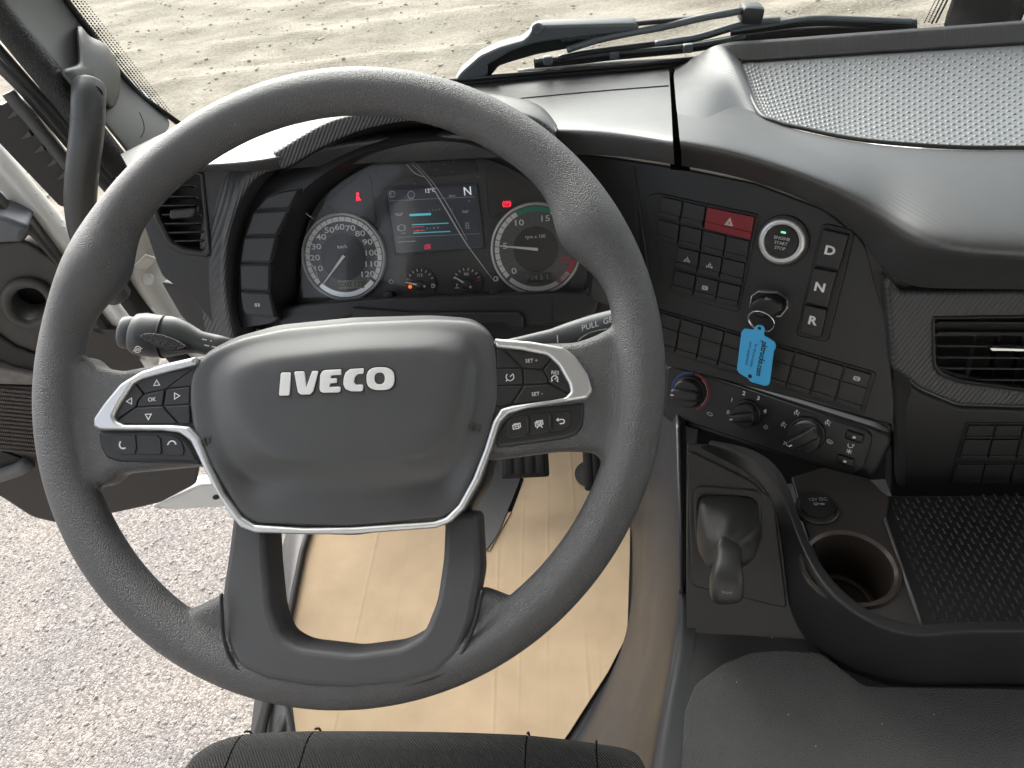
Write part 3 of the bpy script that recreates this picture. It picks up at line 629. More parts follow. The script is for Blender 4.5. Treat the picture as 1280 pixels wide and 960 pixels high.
# ignition lock
ig = [SWF.px(*p, .004) for p in sz([(568, 600), (600, 578), (680, 584), (728, 618), (732, 655), (700, 695), (610, 690), (560, 650)])]
fput(SWF, 'ignition_bezel', plate([round_poly(ig, .002, 3), shrink(ig, .0030)], .009, .0012, 2), M_SILVER, dash, .008)
fput(SWF, 'ignition_lock', plate([shrink(ig, .0020)], .012, .001), M_BLACK, dash, .0065)
# lower row of nine two-stage switches
low_px = cz([(60, 88), (104, 104), (1104, 394), (1110, 410), (1056, 586), (1046, 594), (60, 282)])
fput(SWF, 'switch_row_base', plate([fpoly(SWF, low_px, .001, .002)], .005, .0008), M_BLACK, dash, .0018)
T0, T1, B0, B1 = Vector((4, 86)), Vector((1094, 404)), Vector((-18, 246)), Vector((1042, 576))
TX = [4, 100, 197, 300, 402, 506, 618, 733, 848, 966, 1094]
for k in range(10):
    t0, t1 = (TX[k] - 4) / 1090, (TX[k + 1] - 4) / 1090
    q = [T0.lerp(T1, t0), T0.lerp(T1, t1), B0.lerp(B1, t1), B0.lerp(B1, t0)]
    q = [(p.x + dx, p.y + dy) for p, (dx, dy) in zip(q, ((4, 2), (-4, 0), (-4, -2), (4, 0)))]
    mk2 = (esp, *cz([(1020, 426)])[0]) if k == 9 else None
    rocker(SWF, cz(q), HS, ridge=((.36, .46), (.84, .96)), marks=mk2, rise=.003)
# --- climate panel below
CPF = tilted(onY(950, 520, .235), 30, 24)
cl_px = cz([(125, 345), (150, 350), (470, 452), (1095, 652), (1180, 690), (1186, 730), (1100, 890), (1040, 905), (960, 892), (600, 778), (130, 625), (100, 600), (104, 420)])
fput(CPF, 'climate_surround', plate([fpoly(CPF, cl_px, -.002, .006)], .03, .004), M_DARK, dash, -.001)
cp_in = cz([(128, 372), (160, 370), (470, 466), (1070, 672), (1092, 695), (1086, 745), (1052, 850), (1005, 880), (960, 872), (600, 756), (140, 602), (118, 575)])
fput(CPF, 'climate_panel', plate([fpoly(CPF, cp_in, .002, .006)], .006, .0018), M_DASH, dash, .003)
fput(CPF, 'panel_ledge', plate([fpoly(CPF, cz([(70, 300), (104, 304), (1110, 600), (1180, 640), (1184, 672), (1110, 632), (104, 332), (70, 328)]), .004, .002)], .012, .003), M_DARK, dash, .006)
def knob(x, y, R, ang, label):
    a = CPF.px(x, y, .003); mw = CPF.mat @ Matrix.Translation((a[0], a[1], .003))
    k = put('climate_knob', lathe_mesh([(R, 0), (R, .003), (R * .96, .0045), (R * .90, .005), (R * .86, .015), (R * .82, .0168), (R * .6, .0175), (0, .0175)], 56), M_BTN, dash, mw); k['label'] = label
    g = box_mesh(R * .62, R * 1.7, .012, .003, 3)
    put('finger_grip', g, M_BTN, k, mw @ Matrix.Rotation(ang, 4, 'Z') @ Matrix.Translation((0, 0, .019)))
    put('pointer', box_mesh(.0014, .0036, .0006), M_WHITE, k, mw @ Matrix.Rotation(ang, 4, 'Z') @ Matrix.Translation((0, R * .70, .0252)))
    return mw
k1 = knob(863, 489, .0195, rad(100), 'temperature knob with a blue and red ring')
knob(934, 516, .0165, rad(112), 'fan speed knob ringed by small numbers')
knob(1008.5, 542, .0205, rad(135), 'air direction knob ringed by small symbols')
put('cold_scale', strokes([arc(0, 0, .0228, 95, 190, 18)], .0022), mat('blue_print', (.03, .09, .30), .5), dash, k1 @ Matrix.Translation((0, 0, .0002)))
put('hot_scale', strokes([arc(0, 0, .0228, 88, -60, 24)], .0022), mat('red_print', (.30, .02, .025), .5), dash, k1 @ Matrix.Translation((0, 0, .0002)))
put('fine_scale', strokes([arc(0, 0, .0208, 60, -40, 18)], .0005), M_WHITE, dash, k1 @ Matrix.Translation((0, 0, .0003)))
def cmark(name, me, x, y, rot=0.0, m=None): return fput(CPF, name, at_f(CPF, me, *cz([(x, y)])[0], .003, rot), m or M_WHITE, dash, .0032)
for s, x, y in (('0', 415, 585), ('1', 432, 527), ('2', 489, 496), ('3', 557, 519), ('4', 588, 580)): cmark('numeral', text_mesh(s, .0066, weight=.0002), x, y)
fan = [arc(.0012 * math.cos(a), .0012 * math.sin(a), .0012, math.degrees(a) - 90, math.degrees(a) + 140, 8) for a in (0, PI / 2, PI, 3 * PI / 2)]
cmark('fan_symbol', strokes(fan, .0005), 592, 654)
scr = [arc(0, -.002, .0042, 35, 145, 8) + [(-.0022, -.0012), (.0022, -.0012)] + [arc(0, -.002, .0042, 35, 145, 8)[0]]]
cmark('demist_symbol', strokes(scr, .0006), 328, 594, -.2)
cmark('demist_symbol', strokes(scr + [[(x, -.0024), (x + .0006, .0006)] for x in (-.0014, 0, .0014)], .0006), 893, 724, -.2)
man = [arc(-.0006, .0022, .0008, 0, 360, 8), [(-.0008, .001), (-.0004, -.0012), (.0018, -.0012), (.0024, -.0034)], [(-.0024, .001), (-.0024, -.0014), (-.001, -.0030)], [(.0012, .0014), (.003, .0006)]]
for x, y in ((738, 587), (676, 643), (884, 633)): cmark('air_flow_symbol', strokes(man, .0007), x, y, -.1)
cmark('air_flow_symbol', strokes([[(-.003, .0018), (0, .001), (.001, -.0016), (.0036, -.0022)], [(-.003, -.0012), (-.001, -.0008)]], .0008), 688, 733)
for x, y in ((1010, 699), (966, 812)):
    a = CPF.px(*cz([(x, y)])[0], .004)
    o = put('small_button', box_mesh(.0185, .0105, .006, .0022, 3), M_BLACK, dash, CPF.mat @ Matrix.Translation((a[0], a[1], .004)))
    put('button_light', box_mesh(.0034, .0026, .0008, .0004), mat('pale_led', (.7, .7, .66), .4), o, CPF.mat @ Matrix.Translation((a[0], a[1], .0072)))
cmark('recirculation_symbol', strokes([arc(0, .0004, .0026, 150, 380, 10), [(.0014, .0022), (.0028, .0012), (.0036, .0026)]], .0008), 990, 742)
cmark('snowflake_symbol', strokes([[(.003 * math.cos(a), .003 * math.sin(a)), (-.003 * math.cos(a), -.003 * math.sin(a))] for a in (PI / 2, PI / 6, 5 * PI / 6)], .0008), 984, 769)
# --- centre pad with the dotted tray
def pz(pts): return [(540 + x * .578, y * .578) for x, y in pts]
CTz = 1.900
low_e = [(852, 208), (898, 216), (944, 228), (988, 243), (1031, 263), (1060, 283), (1082, 305), (1098, 330)]
low_p = [SWF.pw(*p, .016) for p in low_e] + [VF.pw(*p, .012) for p in [(1132, 361), (1180, 362), (1280, 363), (1800, 366)]]
crs = [(850, 179), (896, 187), (944, 199), (988, 214), (1031, 231), (1064, 246), (1092, 262), (1120, 282), (1150, 300), (1190, 312), (1280, 320), (1800, 352)]
crs_p = [onZ(x, y, CTz - .012).lerp(DT.pw(x, y), f) for (x, y), f in zip(crs, (1, .85, .6, .4, .25, .15, .05, 0, 0, 0, 0, 0))]
tf = [(845, 132), (886, 128), (945, 136), (975, 157), (1010, 166), (1040, 172), (1080, 179), (1118, 183), (1150, 186), (1190, 188), (1280, 188), (1800, 187)]
tf_p = [DT.pw(*tf[0], -.003), DT.pw(*tf[1], -.003), onZ(945, 136, CTz - .002)] + [onZ(x, y, CTz + .002) for x, y in tf[3:]]
md_p = [(a * .5 + b * .5) + Vector((0, 0, .003)) for a, b in zip(crs_p, tf_p)]
ov_p = [(a * .6 + b * .4) - Vector((0, .006, -.002)) for a, b in zip(crs_p, low_p)]
und_p = [p + Vector((.02, .05, -.004)) for p in low_p]
put('centre_pad', toward(loft([und_p, low_p, ov_p, crs_p, md_p, tf_p], 3, crease_rows={1: .9, 3: .25, 5: 1})), M_CARB, dash)
fput(VF, 'pad_backing', plate([fpoly(VF, [(1080, 300), (1300, 330), (1800, 330), (1800, 420), (1120, 420), (1100, 380)], -.012)], .004), M_BLACK, dash, -.012)
# tray walls: left shoulder, inner wall, back wall with its rim
bt = [(838, 84), (868, 72), (898, 53), (920, 50), (945, 49), (1000, 45), (1060, 40), (1118, 36), (1200, 30), (1280, 24), (1800, -16)]
YB = .56
bt_p = [DT.pw(841, 83), DT.pw(868, 71, .008)] + [onY(x, y, YB) for x, y in bt[2:]]
bo_p = [p + Vector((0, .03, -.05)) for p in bt_p]
bi = [(843, 140), (885, 110), (910, 66), (926, 76), (945, 74), (1000, 70), (1060, 66), (1118, 62), (1200, 57), (1280, 52), (1800, 18)]
bi_p = [DT.pw(842, 90), DT.pw(870, 80, .004)] + [onY(x, y, YB - .018) for x, y in bi[2:]]
put('tray_back_wall', toward(loft([bo_p, bt_p, bi_p], 2, crease_rows={1: .7})), M_CARB, dash)
sh = [[DT.pw(847.5, 162, -.0012), DT.pw(845, 128), DT.pw(843, 106), DT.pw(841, 84)], [DT.pw(893, 164, -.0030), DT.pw(886, 122, .002), DT.pw(877, 98, .004), DT.pw(862, 75, .006)],
      [onZ(926, 158, 1.8965), onZ(916, 116, 1.904), onZ(908, 88, 1.912), onY(894, 55, YB)], [onZ(944, 148, 1.9005), onZ(932, 112, 1.9085), onZ(924, 85, 1.9160), onY(908, 55, YB - .006)],
      [onZ(949, 142, 1.9015), onZ(940, 112, 1.9030), onZ(933, 92, 1.9045), onY(926, 77, YB - .018)]]
put('tray_shoulder', toward(loft(sh, 3)), M_CARB, dash)
# tray floor: shallow dish with raised dots
fl_back = [onY(x, y, YB - .018) for x, y in [(925, 79), (945, 77), (1000, 73), (1060, 69), (1118, 65), (1200, 60), (1280, 55), (1420, 45), (1600, 33), (1800, 20)]]
fl_front = [onZ(x, y, CTz + .0015) for x, y in [(946, 138), (972, 154), (1012, 164), (1060, 174), (1118, 181), (1200, 186), (1280, 186.5), (1420, 187), (1600, 187), (1800, 187)]]
acc = [0.0]
for k in range(len(fl_front) - 1): acc.append(acc[-1] + ((fl_front[k + 1] + fl_back[k + 1]) / 2 - (fl_front[k] + fl_back[k]) / 2).length)
def tray_pt(s, t):
    """s 0..1 left to right by length, t 0..1 front to back"""
    L = s * acc[-1]; i = max(k for k in range(len(acc) - 1) if acc[k] <= L + 1e-9); f = min(1, (L - acc[i]) / (acc[i + 1] - acc[i]))
    p = fl_front[i].lerp(fl_front[i + 1], f).lerp(fl_back[i].lerp(fl_back[i + 1], f), t)
    p = p.copy(); p.z -= .010 * math.sin(PI * min(1, max(0, t))) ** .8 * (.35 + .65 * min(1, s * 6)); return p
M_TRAY = mat('tray_rubber', (.10, .106, .11), .42, spec=.9, var=.08, vscale=10, rvar=.06)
rows = [[tray_pt(s / 56, t / 10) for s in range(57)] for t in range(11)]
tf_o = put('tray_floor', toward(loft(rows, 1)), M_TRAY, dash)
dv = []; df = []
span = (fl_front[4] - fl_back[4]).length; row = 0; t = .05
while t < .97:
    n = int(acc[-1] / .0108)
    for k in range(n):
        s = (k + (.5 if row % 2 else 0) + .25) / n
        if s > .992 or s < .006: continue
        p = tray_pt(s, t); q = tray_pt(min(1, s + .01), t); r = tray_pt(s, min(1, t + .02)); uu = (q - p).normalized(); vv = (r - p).normalized(); nn = uu.cross(vv).normalized(); nn = nn if nn.z > 0 else -nn
        b = len(dv); m6 = 6
        for j in range(m6): a = 2 * PI * j / m6; dv.append(p + uu * .0028 * math.cos(a) + vv * .0036 * math.sin(a) - nn * .0004)
        for j in range(m6): a = 2 * PI * j / m6; dv.append(p + uu * .0017 * math.cos(a) + vv * .0024 * math.sin(a) + nn * .0009)
        for j in range(m6): df.append((b + j, b + (j + 1) % m6, b + 6 + (j + 1) % m6, b + 6 + j))
        df.append(tuple(b + 6 + j for j in range(m6)))
    t += .0098 / span * .5 * 1.7; row += 1
d_o = put('raised_dots', mesh_from(dv, df, True), M_TRAY, tf_o); d_o['kind'] = 'stuff'
put('tray_rim', tube_mesh([Vector(p) + Vector((0, 0, .0015)) for p in smooth_poly(list(reversed(fl_back)) + fl_front[:9], 6, False)], .0022, 8), M_DASH, dash)
put('pad_gap', toward(loft([[DT.pw(x, y, -.014) for x, y in [(832, 84), (834, 110), (836, 150), (838, 172)]], [DT.pw(x, y, -.014) for x, y in [(850, 84), (852, 110), (854, 150), (856, 172)]]], 0)), M_GAP, dash)
fput(SWF, 'lip_gap', plate([fpoly(SWF, [(838, 170), (858, 170), (862, 214), (838, 212)], .006)], .002), M_GAP, dash, .006)
# --- centre vent stack
def vz(pts): return [(1080 + x * .354, 320 + y * .354) for x, y in pts]
st_top = vz([(70, 70), (130, 122), (600, 120), (1900, 118), (1900, 525), (565, 530), (330, 522), (200, 468), (150, 430), (98, 395)])
v_hole = vz([(246, 220), (560, 216), (1900, 212), (1900, 480), (700, 476), (565, 470), (340, 440), (275, 415), (250, 385)])
fput(VF, 'vent_surround', plate([fpoly(VF, st_top, 0, .003), fpoly(VF, v_hole, 0, .003)], .03, .004), M_CARBF, dash, .004)
fput(VF, 'vent_edge', plate([fpoly(VF, vz([(240, 212), (560, 208), (1910, 205), (1910, 488), (700, 484), (565, 478), (338, 447), (268, 422), (242, 388)]), .004, .003), fpoly(VF, vz([(249, 224), (560, 220), (1895, 216), (1895, 474), (700, 470), (565, 465), (340, 435), (278, 410), (254, 384)]), .004, .003)], .010, .0018), M_DARK, dash, .006)
fput(VF, 'vent_back', plate([fpoly(VF, v_hole, -.04)], .003, 0), M_BLACK, dash, -.04)
for y0, y1, x0 in ((236, 240, 250), (272, 278, 250), (318, 324, 250), (358, 364, 254), (396, 406, 270), (436, 446, 380)):
    pa = VF.pw(*vz([(x0, y0)])[0], -.008); pb = VF.pw(*vz([(1880, y1 + 4)])[0], -.008); c_ = (pa + pb) / 2
    put('vent_slat', box_mesh((pb - pa).length, .002, .016, .0007), M_DARK, dash, Matrix.Translation(c_) @ VF.mat.to_3x3().to_4x4() @ Matrix.Rotation(math.atan2((pb - pa).dot(VF.v), (pb - pa).dot(VF.u)), 4, 'Z') @ Matrix.Rotation(rad(-20), 4, 'X'))
for xx in range(380, 1880, 82):
    pa = VF.pw(*vz([(xx, 225)])[0], -.022); pb = VF.pw(*vz([(xx - 4, 460)])[0], -.022); put('vent_vane', box_mesh(.0014, (pb - pa).length, .012), M_BLACK, dash, Matrix.Translation((pa + pb) / 2) @ VF.mat.to_3x3().to_4x4())
fput(VF, 'vent_tab', plate([fpoly(VF, vz([(440, 324), (450, 321), (720, 330), (720, 338), (450, 334)]), .004, .0008)], .006, .0006), M_CHROME, dash, .006)
# fascia under the vent
LVF = tilted(onY(1165, 560, .175), 9, 14)
lv = vz([(100, 402), (150, 436), (205, 478), (335, 532), (565, 540), (1900, 536), (1900, 930), (250, 925), (200, 912), (130, 890), (95, 850), (104, 600)])
fput(LVF, 'lower_fascia', plate([fpoly(LVF, lv, 0, .006), fpoly(LVF, vz([(262, 874), (290, 866), (600, 874), (1900, 884), (1900, 914), (600, 910), (290, 905), (258, 896)]), 0, .003)], .035, .005), M_DARK, dash, 0)
fput(LVF, 'slot_back', plate([fpoly(LVF, vz([(240, 850), (1910, 850), (1910, 925), (240, 925)]), -.03)], .003), M_BLACK, dash, -.034)
rows_ = [(595, 640), (645, 712), (733, 802)]
for a, b in ((588, 716), (727, 806)):
    sx = lambda y: 365 - (y - 595) * .29
    fput(LVF, 'blank_recess', plate([fpoly(LVF, vz([(sx(a) - 6, a), (1900, a + 4), (1900, b + 4), (sx(b) - 6, b)]), .001)], .003), M_BLACK, dash, .0012)
for r_, (a, b) in enumerate(rows_):
    for k in range(9):
        x0 = lambda y, kk: 365 - (y - 595) * .29 + kk * (98 + (y - 595) * .02)
        q = vz([(x0(a, k) + 3, a), (x0(a, k + 1) - 3, a), (x0(b, k + 1) - 3, b), (x0(b, k) + 3, b)])
        rocker(LVF, q, .0015, 'blank_switch', M_DARK, ridge=(.78, .95), rise=.0025)
# side cheek between the switch panel and the vent stack
ck = [[SWF.pw(x, y, -.002) for x, y in [(1098, 334), (1108, 380), (1114, 450), (1118, 520), (1118, 560)]], [VF.pw(1106, 346, .006), VF.pw(1112, 400, .006), LVF.pw(1117, 462, .003), LVF.pw(1117, 530, .003), LVF.pw(1116, 610, .003)], [VF.pw(1128, 362, .002), VF.pw(1130, 410, .002), LVF.pw(1140, 480, -.002), LVF.pw(1140, 540, -.002), LVF.pw(1140, 610, -.002)]]
put('side_cheek', toward(loft(ck, 2)), M_DARK, dash)

# ================================================================== INSTRUMENT CLUSTER
clu = thing('instrument_cluster', 'instrument cluster with two round gauges and a dark display behind the steering wheel', 'instrument cluster', CLF.w(0, -.08, 0))
M_FACE = mat('cluster_face', (.034, .036, .040), .42, bump=('fine', 1600, .12, .0002))
M_DIAL = mat('dial_grey', (.095, .10, .106), .5)
M_DIALIN = mat('dial_dark', (.020, .021, .023), .45)
fput(CLF, 'face_plate', plate([fpoly(CLF, [(372, 380), (374, 345), (377, 300), (388, 266), (405, 242), (432, 221), (462, 205), (492, 195), (535, 188), (580, 189), (630, 203), (667, 225), (698, 257), (722, 294), (736, 326), (738, 352), (728, 368), (560, 376)], 0, .004)], .006), M_FACE, clu, -.002)
def cz2(pts): return [(340 + x * .34375, 160 + y * .34375) for x, y in pts]
def recess(pts, name):
    q = fpoly(CLF, cz2(pts), 0, .004); fput(CLF, name, plate([q, shrink(q, .0009)], .0012, .0003, 1), M_FACE, clu, -.0010)
    fput(CLF, name + '_floor', plate([shrink(q, .0008)], .0008), mat('cluster_recess', (.022, .023, .025), .3), clu, -.0014)
recess([(196, 268), (330, 156), (358, 176), (380, 345), (345, 348), (200, 285)], 'warning_window')
recess([(776, 155), (800, 130), (935, 205), (965, 245), (870, 285), (805, 332), (786, 312)], 'warning_window')
recess([(372, 165), (384, 134), (480, 112), (736, 110), (752, 160), (400, 192)], 'lamp_window')
def cput(name, me, x, y, m, h=.001, parent=clu, rot=0.0): return fput(CLF, name, at_f(CLF, me, x, y, h, rot), m, parent, h)
M_REDL = mat('red_telltale', (.5, .02, .04), .5, emit=(.9, .02, .06, .45))
belt = [arc(0, .0042, .0012, 0, 360, 8), [(0, .0028), (-.0006, -.002), (-.0024, -.0034)], [(0, .0028), (.0016, -.001), (.0030, -.0034)], [(-.0018, .002), (.002, -.0022)], [(-.0014, .0006), (-.0018, -.0018), (.0014, -.0030)]]
cput('belt_warning_light', strokes(belt, .0013), 447.5, 247, M_REDL, .0004)
park = [arc(0, 0, .0030, 0, 360, 16), arc(0, 0, .0046, 130, 230, 8), arc(0, 0, .0046, -50, 50, 8), [(-.0006, -.0018), (-.0006, .0018), (.0006, .0018), (.0012, .0010), (.0006, .0002), (-.0006, .0002)]]
cput('brake_warning_light', strokes(park, .0009), 633.5, 255, M_REDL, .0004)
# round gauges
def gauge(name, label, px, R, vals, a0, a1, needle_a, texts, hubr, inner, arcs, nl):
    cx, cy = CLF.px(*px, .002); mw = CLF.mat @ Matrix.Translation((cx, cy, 0))
    g = put(name, lathe_mesh([(R, .0005), (R, .002), (R * .9, .0024), (0, .0024)], 64), M_DIAL, clu, mw); g['label'] = label
    put('ring', lathe_mesh([(R * .985, .002), (R * .985, .0042), (R * 1.0, .0050), (R * 1.03, .0046), (R * 1.05, .0034), (R * 1.055, .0005)], 72, closed=False), mat('gauge_ring', (.62, .63, .64), .32, metal=.4), g, mw)
    put('inner_disc', lathe_mesh([(R * inner, .0024), (R * inner, .0030), (0, .0030)], 48), M_DIALIN, g, mw)
    def ang(t): return math.radians(a0 + (a1 - a0) * t)
    # outer band of blocks
    for (t0, t1, m, nm) in arcs:
        blk = []; n = max(1, round(abs(t1 - t0) * 26))
        for k in range(n):
            s0 = t0 + (t1 - t0) * (k + .05) / n; s1 = t0 + (t1 - t0) * (k + .95) / n
            blk.append(arc(0, 0, R * .90, math.degrees(ang(s0)), math.degrees(ang(s1)), 3))
        put(nm, strokes(blk, R * .105), m, g, mw @ Matrix.Translation((0, 0, .0027)))
    ticks = [[(R * inner * 1.02 * math.cos(ang(k / 25)), R * inner * 1.02 * math.sin(ang(k / 25))), (R * .84 * math.cos(ang(k / 25)), R * .84 * math.sin(ang(k / 25)))] for k in range(26)]
    put('tick_marks', strokes(ticks, .0004), M_DIALIN, g, mw @ Matrix.Translation((0, 0, .0026)))
    for t, s, m in vals:
        a = ang(t); put('numeral', text_mesh(s, R * .19, sx=1.35, weight=.0001), m, g, mw @ Matrix.Translation((R * .71 * math.cos(a), R * .71 * math.sin(a), .0031)))
    for s, x, y, sz_ in texts: put('lettering', text_mesh(s, sz_), M_WHITE, g, mw @ Matrix.Translation((x, y, .0034)))
    a = math.radians(needle_a); d = Vector((math.cos(a), math.sin(a))); p = Vector((-d.y, d.x))
    ndl = plate([[tuple(-d * R * .05 + p * .0017), tuple(d * R * nl + p * .0006), tuple(d * R * nl - p * .0006), tuple(-d * R * .05 - p * .0017)]], .0012, .0002, 1)
    put('needle', ndl, mat('needle_white', (.8, .8, .78), .4), g, mw @ Matrix.Translation((0, 0, .0052)))
    put('needle_cap', lathe_mesh([(R * hubr, .003), (R * hubr, .0048), (R * hubr * .8, .0056), (0, .0058)], 32), M_DIALIN, g, mw @ Matrix.Translation((-d.x * R * .02, -d.y * R * .02, 0)) @ Matrix.Diagonal((.7, .7, .7, 1)))
    return g, mw
M_GRN = mat('green_print', (.02, .25, .16), .5); M_REDP = mat('scale_red', (.50, .03, .05), .5); M_BAND = mat('scale_white', (.75, .75, .75), .5)
sp_v = [(t / 120, str(t), M_WHITE) for t in range(10, 121, 10)]
g1, m1 = gauge('speedometer', 'round speedometer numbered to 120', (429.5, 321.5), .0485, [(t, s, m) for t, s, m in sp_v], 222, -38, 228, [('km/h', 0, .012, .006)], .12, .56, [(0.0, 1.0, M_BAND, 'scale_band')], .80)
g2, m2 = gauge('tachometer', 'round rev counter numbered 0 to 25 with green and red bands', (670, 311.5), .0495, [(0, '0', M_WHITE), (.2, '5', M_WHITE), (.4, '10', M_WHITE), (.6, '15', M_WHITE), (.8, '20', M_WHITE), (1.0 - .03, '25', M_REDP)], 222, -30, 172, [('rpm x 100', 0, .014, .0055)], .12, .52, [(0, .42, M_BAND, 'scale_band'), (.42, .62, M_GRN, 'green_band'), (.62, .92, M_BAND, 'scale_band'), (.95, 1.12, M_REDP, 'red_band')], .84)
M_LCD = mat('lcd_grey', (.20, .21, .17), .35); M_LCDD = mat('lcd_dark', (.06, .065, .06), .3); M_INK = mat('lcd_ink', (.012, .013, .012), .5)
l1 = put('odometer_window', box_mesh(.0400 * .78, .0098, .001, .0003), M_LCD, g1, m1 @ Matrix.Translation((.0065, -.0318, .0034)))
put('odometer_digits', text_mesh('0000 125', .0086, sx=.95), M_INK, l1, m1 @ Matrix.Translation((.0065, -.0318, .0041)))
l2 = put('clock_window', box_mesh(.0290, .0105, .001, .0003), M_LCDD, g2, m2 @ Matrix.Translation((.002, -.0318, .0034)))
put('clock_digits', text_mesh('14 5 1', .0084), mat('lcd_digit', (.25, .28, .26), .5), l2, m2 @ Matrix.Translation((.003, -.0318, .0041)))
put('lower_band', strokes([arc(0, 0, .0436, 225, 318, 24)], .0056), M_SILVER, g1, m1 @ Matrix.Translation((0, 0, .0027)))
put('lower_band', strokes([arc(0, 0, .0446, 226, 322, 24)], .0050), M_SILVER, g2, m2 @ Matrix.Translation((0, 0, .0027)))
# small gauges
def small(px, label, na, red, mk, R=.0185):
    cx, cy = CLF.px(*px, .001); mw = CLF.mat @ Matrix.Translation((cx, cy, 0))
    g = put('small_gauge', lathe_mesh([(R, -.001), (R, .0008), (0, .0010)], 40), M_DIALIN, clu, mw); g['label'] = label
    tk = [[(R * .74 * math.cos(math.radians(a)), R * .74 * math.sin(math.radians(a))), (R * .90 * math.cos(math.radians(a)), R * .90 * math.sin(math.radians(a)))] for a in range(20, 161, 20)]
    put('tick_marks', strokes(tk, .0008), M_WHITE, g, mw @ Matrix.Translation((0, 0, .0014)))
    put('numeral', text_mesh(mk, R * .26, sx=1.2), M_WHITE, g, mw @ Matrix.Translation((0, R * .5, .0014)))
    ra = math.radians(red); put('red_mark', strokes([[(R * .6 * math.cos(ra), R * .6 * math.sin(ra)), (R * .92 * math.cos(ra), R * .92 * math.sin(ra))]], .0012), M_REDP, g, mw @ Matrix.Translation((0, 0, .0015)))
    d = Vector((math.cos(math.radians(na)), math.sin(math.radians(na)))); p = Vector((-d.y, d.x))
    put('needle', plate([[tuple(-d * R * .35 + p * .0014), tuple(d * R * .92 + p * .0005), tuple(d * R * .92 - p * .0005), tuple(-d * R * .35 - p * .0014)]], .001), MATS['needle_white'], g, mw @ Matrix.Translation((0, -R * .12, .0038)))
    put('needle_cap', lathe_mesh([(R * .3, .001), (R * .3, .003), (R * .2, .0042), (0, .0044)], 28), M_FACE, g, mw @ Matrix.Translation((0, -R * .12, 0)))
    return g, mw
q1, w1 = small((525.5, 354), 'fuel gauge with its needle near empty', 166, 160, '1/2')
q2, w2 = small((583.5, 353), 'temperature gauge with its needle at the left', 146, 8, '90')
put('orange_lamp', lathe_mesh([(.0022, 0), (.0022, .0012), (0, .0014)], 20), mat('orange_lamp', (.6, .12, .02), .5, emit=(1, .18, .02, .3)), q1, w1 @ Matrix.Translation((-.0125, -.0035, .0008)))
put('pump_symbol', strokes([[(-.0016, -.002), (.001, -.002), (.001, .002), (-.0016, .002), (-.0016, -.002)], [(.001, .001), (.0024, .0004), (.0024, -.0016)], [(-.001, .001), (.0006, .001)]], .0007), M_WHITE, q1, w1 @ Matrix.Translation((.0150, -.0035, .0016)))
put('coolant_symbol', strokes([[(0, -.001), (0, .0028)], [(0, .0026), (.0014, .0026)], [(0, .0014), (.0014, .0014)], [(-.0026, -.0022), (-.0012, -.0014), (.0002, -.0022), (.0016, -.0014), (.0028, -.0022)]], .0007), M_WHITE, q2, w2 @ Matrix.Translation((-.0120, -.0040, .0016)))
for px in ((486.5, 369), (618.5, 366)):
    a = CLF.px(*px, .012); put('reset_knob', lathe_mesh([(.0034, 0), (.0034, .012), (.0052, .0128), (.0056, .018), (.0048, .0195), (0, .020)], 28), M_BLACK, clu, CLF.mat @ Matrix.Translation((a[0], a[1], 0)))
cput('power_symbol', strokes([arc(0, 0, .0024, 120, 420, 14), [(0, .0008), (0, .003)]], .0007), 489, 352, M_WHITE, .0004)
cput('contrast_symbol', strokes([arc(0, 0, .0026, 0, 360, 14), arc(.0002, 0, .0012, -90, 90, 6)], .0010), 620, 348.5, M_WHITE, .0004)
# centre display
SCRN = cz2([(414, 224), (738, 208), (765, 436), (452, 456)])
M_SCR = mat('display_glass', (.012, .014, .017), .18, emit=(.03, .036, .046, .14))
scrq = fpoly(CLF, SCRN, .001, .002)
scr_o = fput(CLF, 'display', plate([scrq], .002, .0004, 1), M_SCR, clu, .0010)
fput(CLF, 'display_frame', plate([fpoly(CLF, cz2([(404, 218), (746, 200), (776, 442), (446, 464)]), .001, .003), scrq], .003, .0006, 1), M_FACE, clu, .0016)
M_UI = mat('display_white', (.4, .42, .45), .5, emit=(.75, .8, .85, .25)); M_UI2 = mat('display_dim', (.2, .22, .25), .5, emit=(.5, .55, .62, .07)); M_CYAN = mat('display_cyan', (.05, .3, .36), .5, emit=(.10, .55, .62, .2)); M_UIR = mat('display_red', (.4, .03, .05), .5, emit=(.7, .05, .09, .16))
def ui(name, me, x, y, m=M_UI, rot=.04): return cput(name, me, *cz2([(x, y)])[0], m, .0014, scr_o, rot)
ui('gear_letter', text_mesh('N', .0135, sx=.95), 711, 231)
ui('temperature_text', text_mesh('12°C', .0062), 575, 228)
ui('odometer_text', text_mesh('00km', .0034), 655, 247, M_UI2)
ui('cruise_symbol', strokes([arc(0, 0, .0032, -20, 250, 12), [(0, 0), (-.003, .002)], [(-.0034, -.0030), (.0034, -.0030)]], .0006), 437, 240, M_UI2)
ui('speed_limit_symbol', strokes([arc(0, 0, .0040, 0, 360, 14)], .0005), 506, 243, M_UI2)
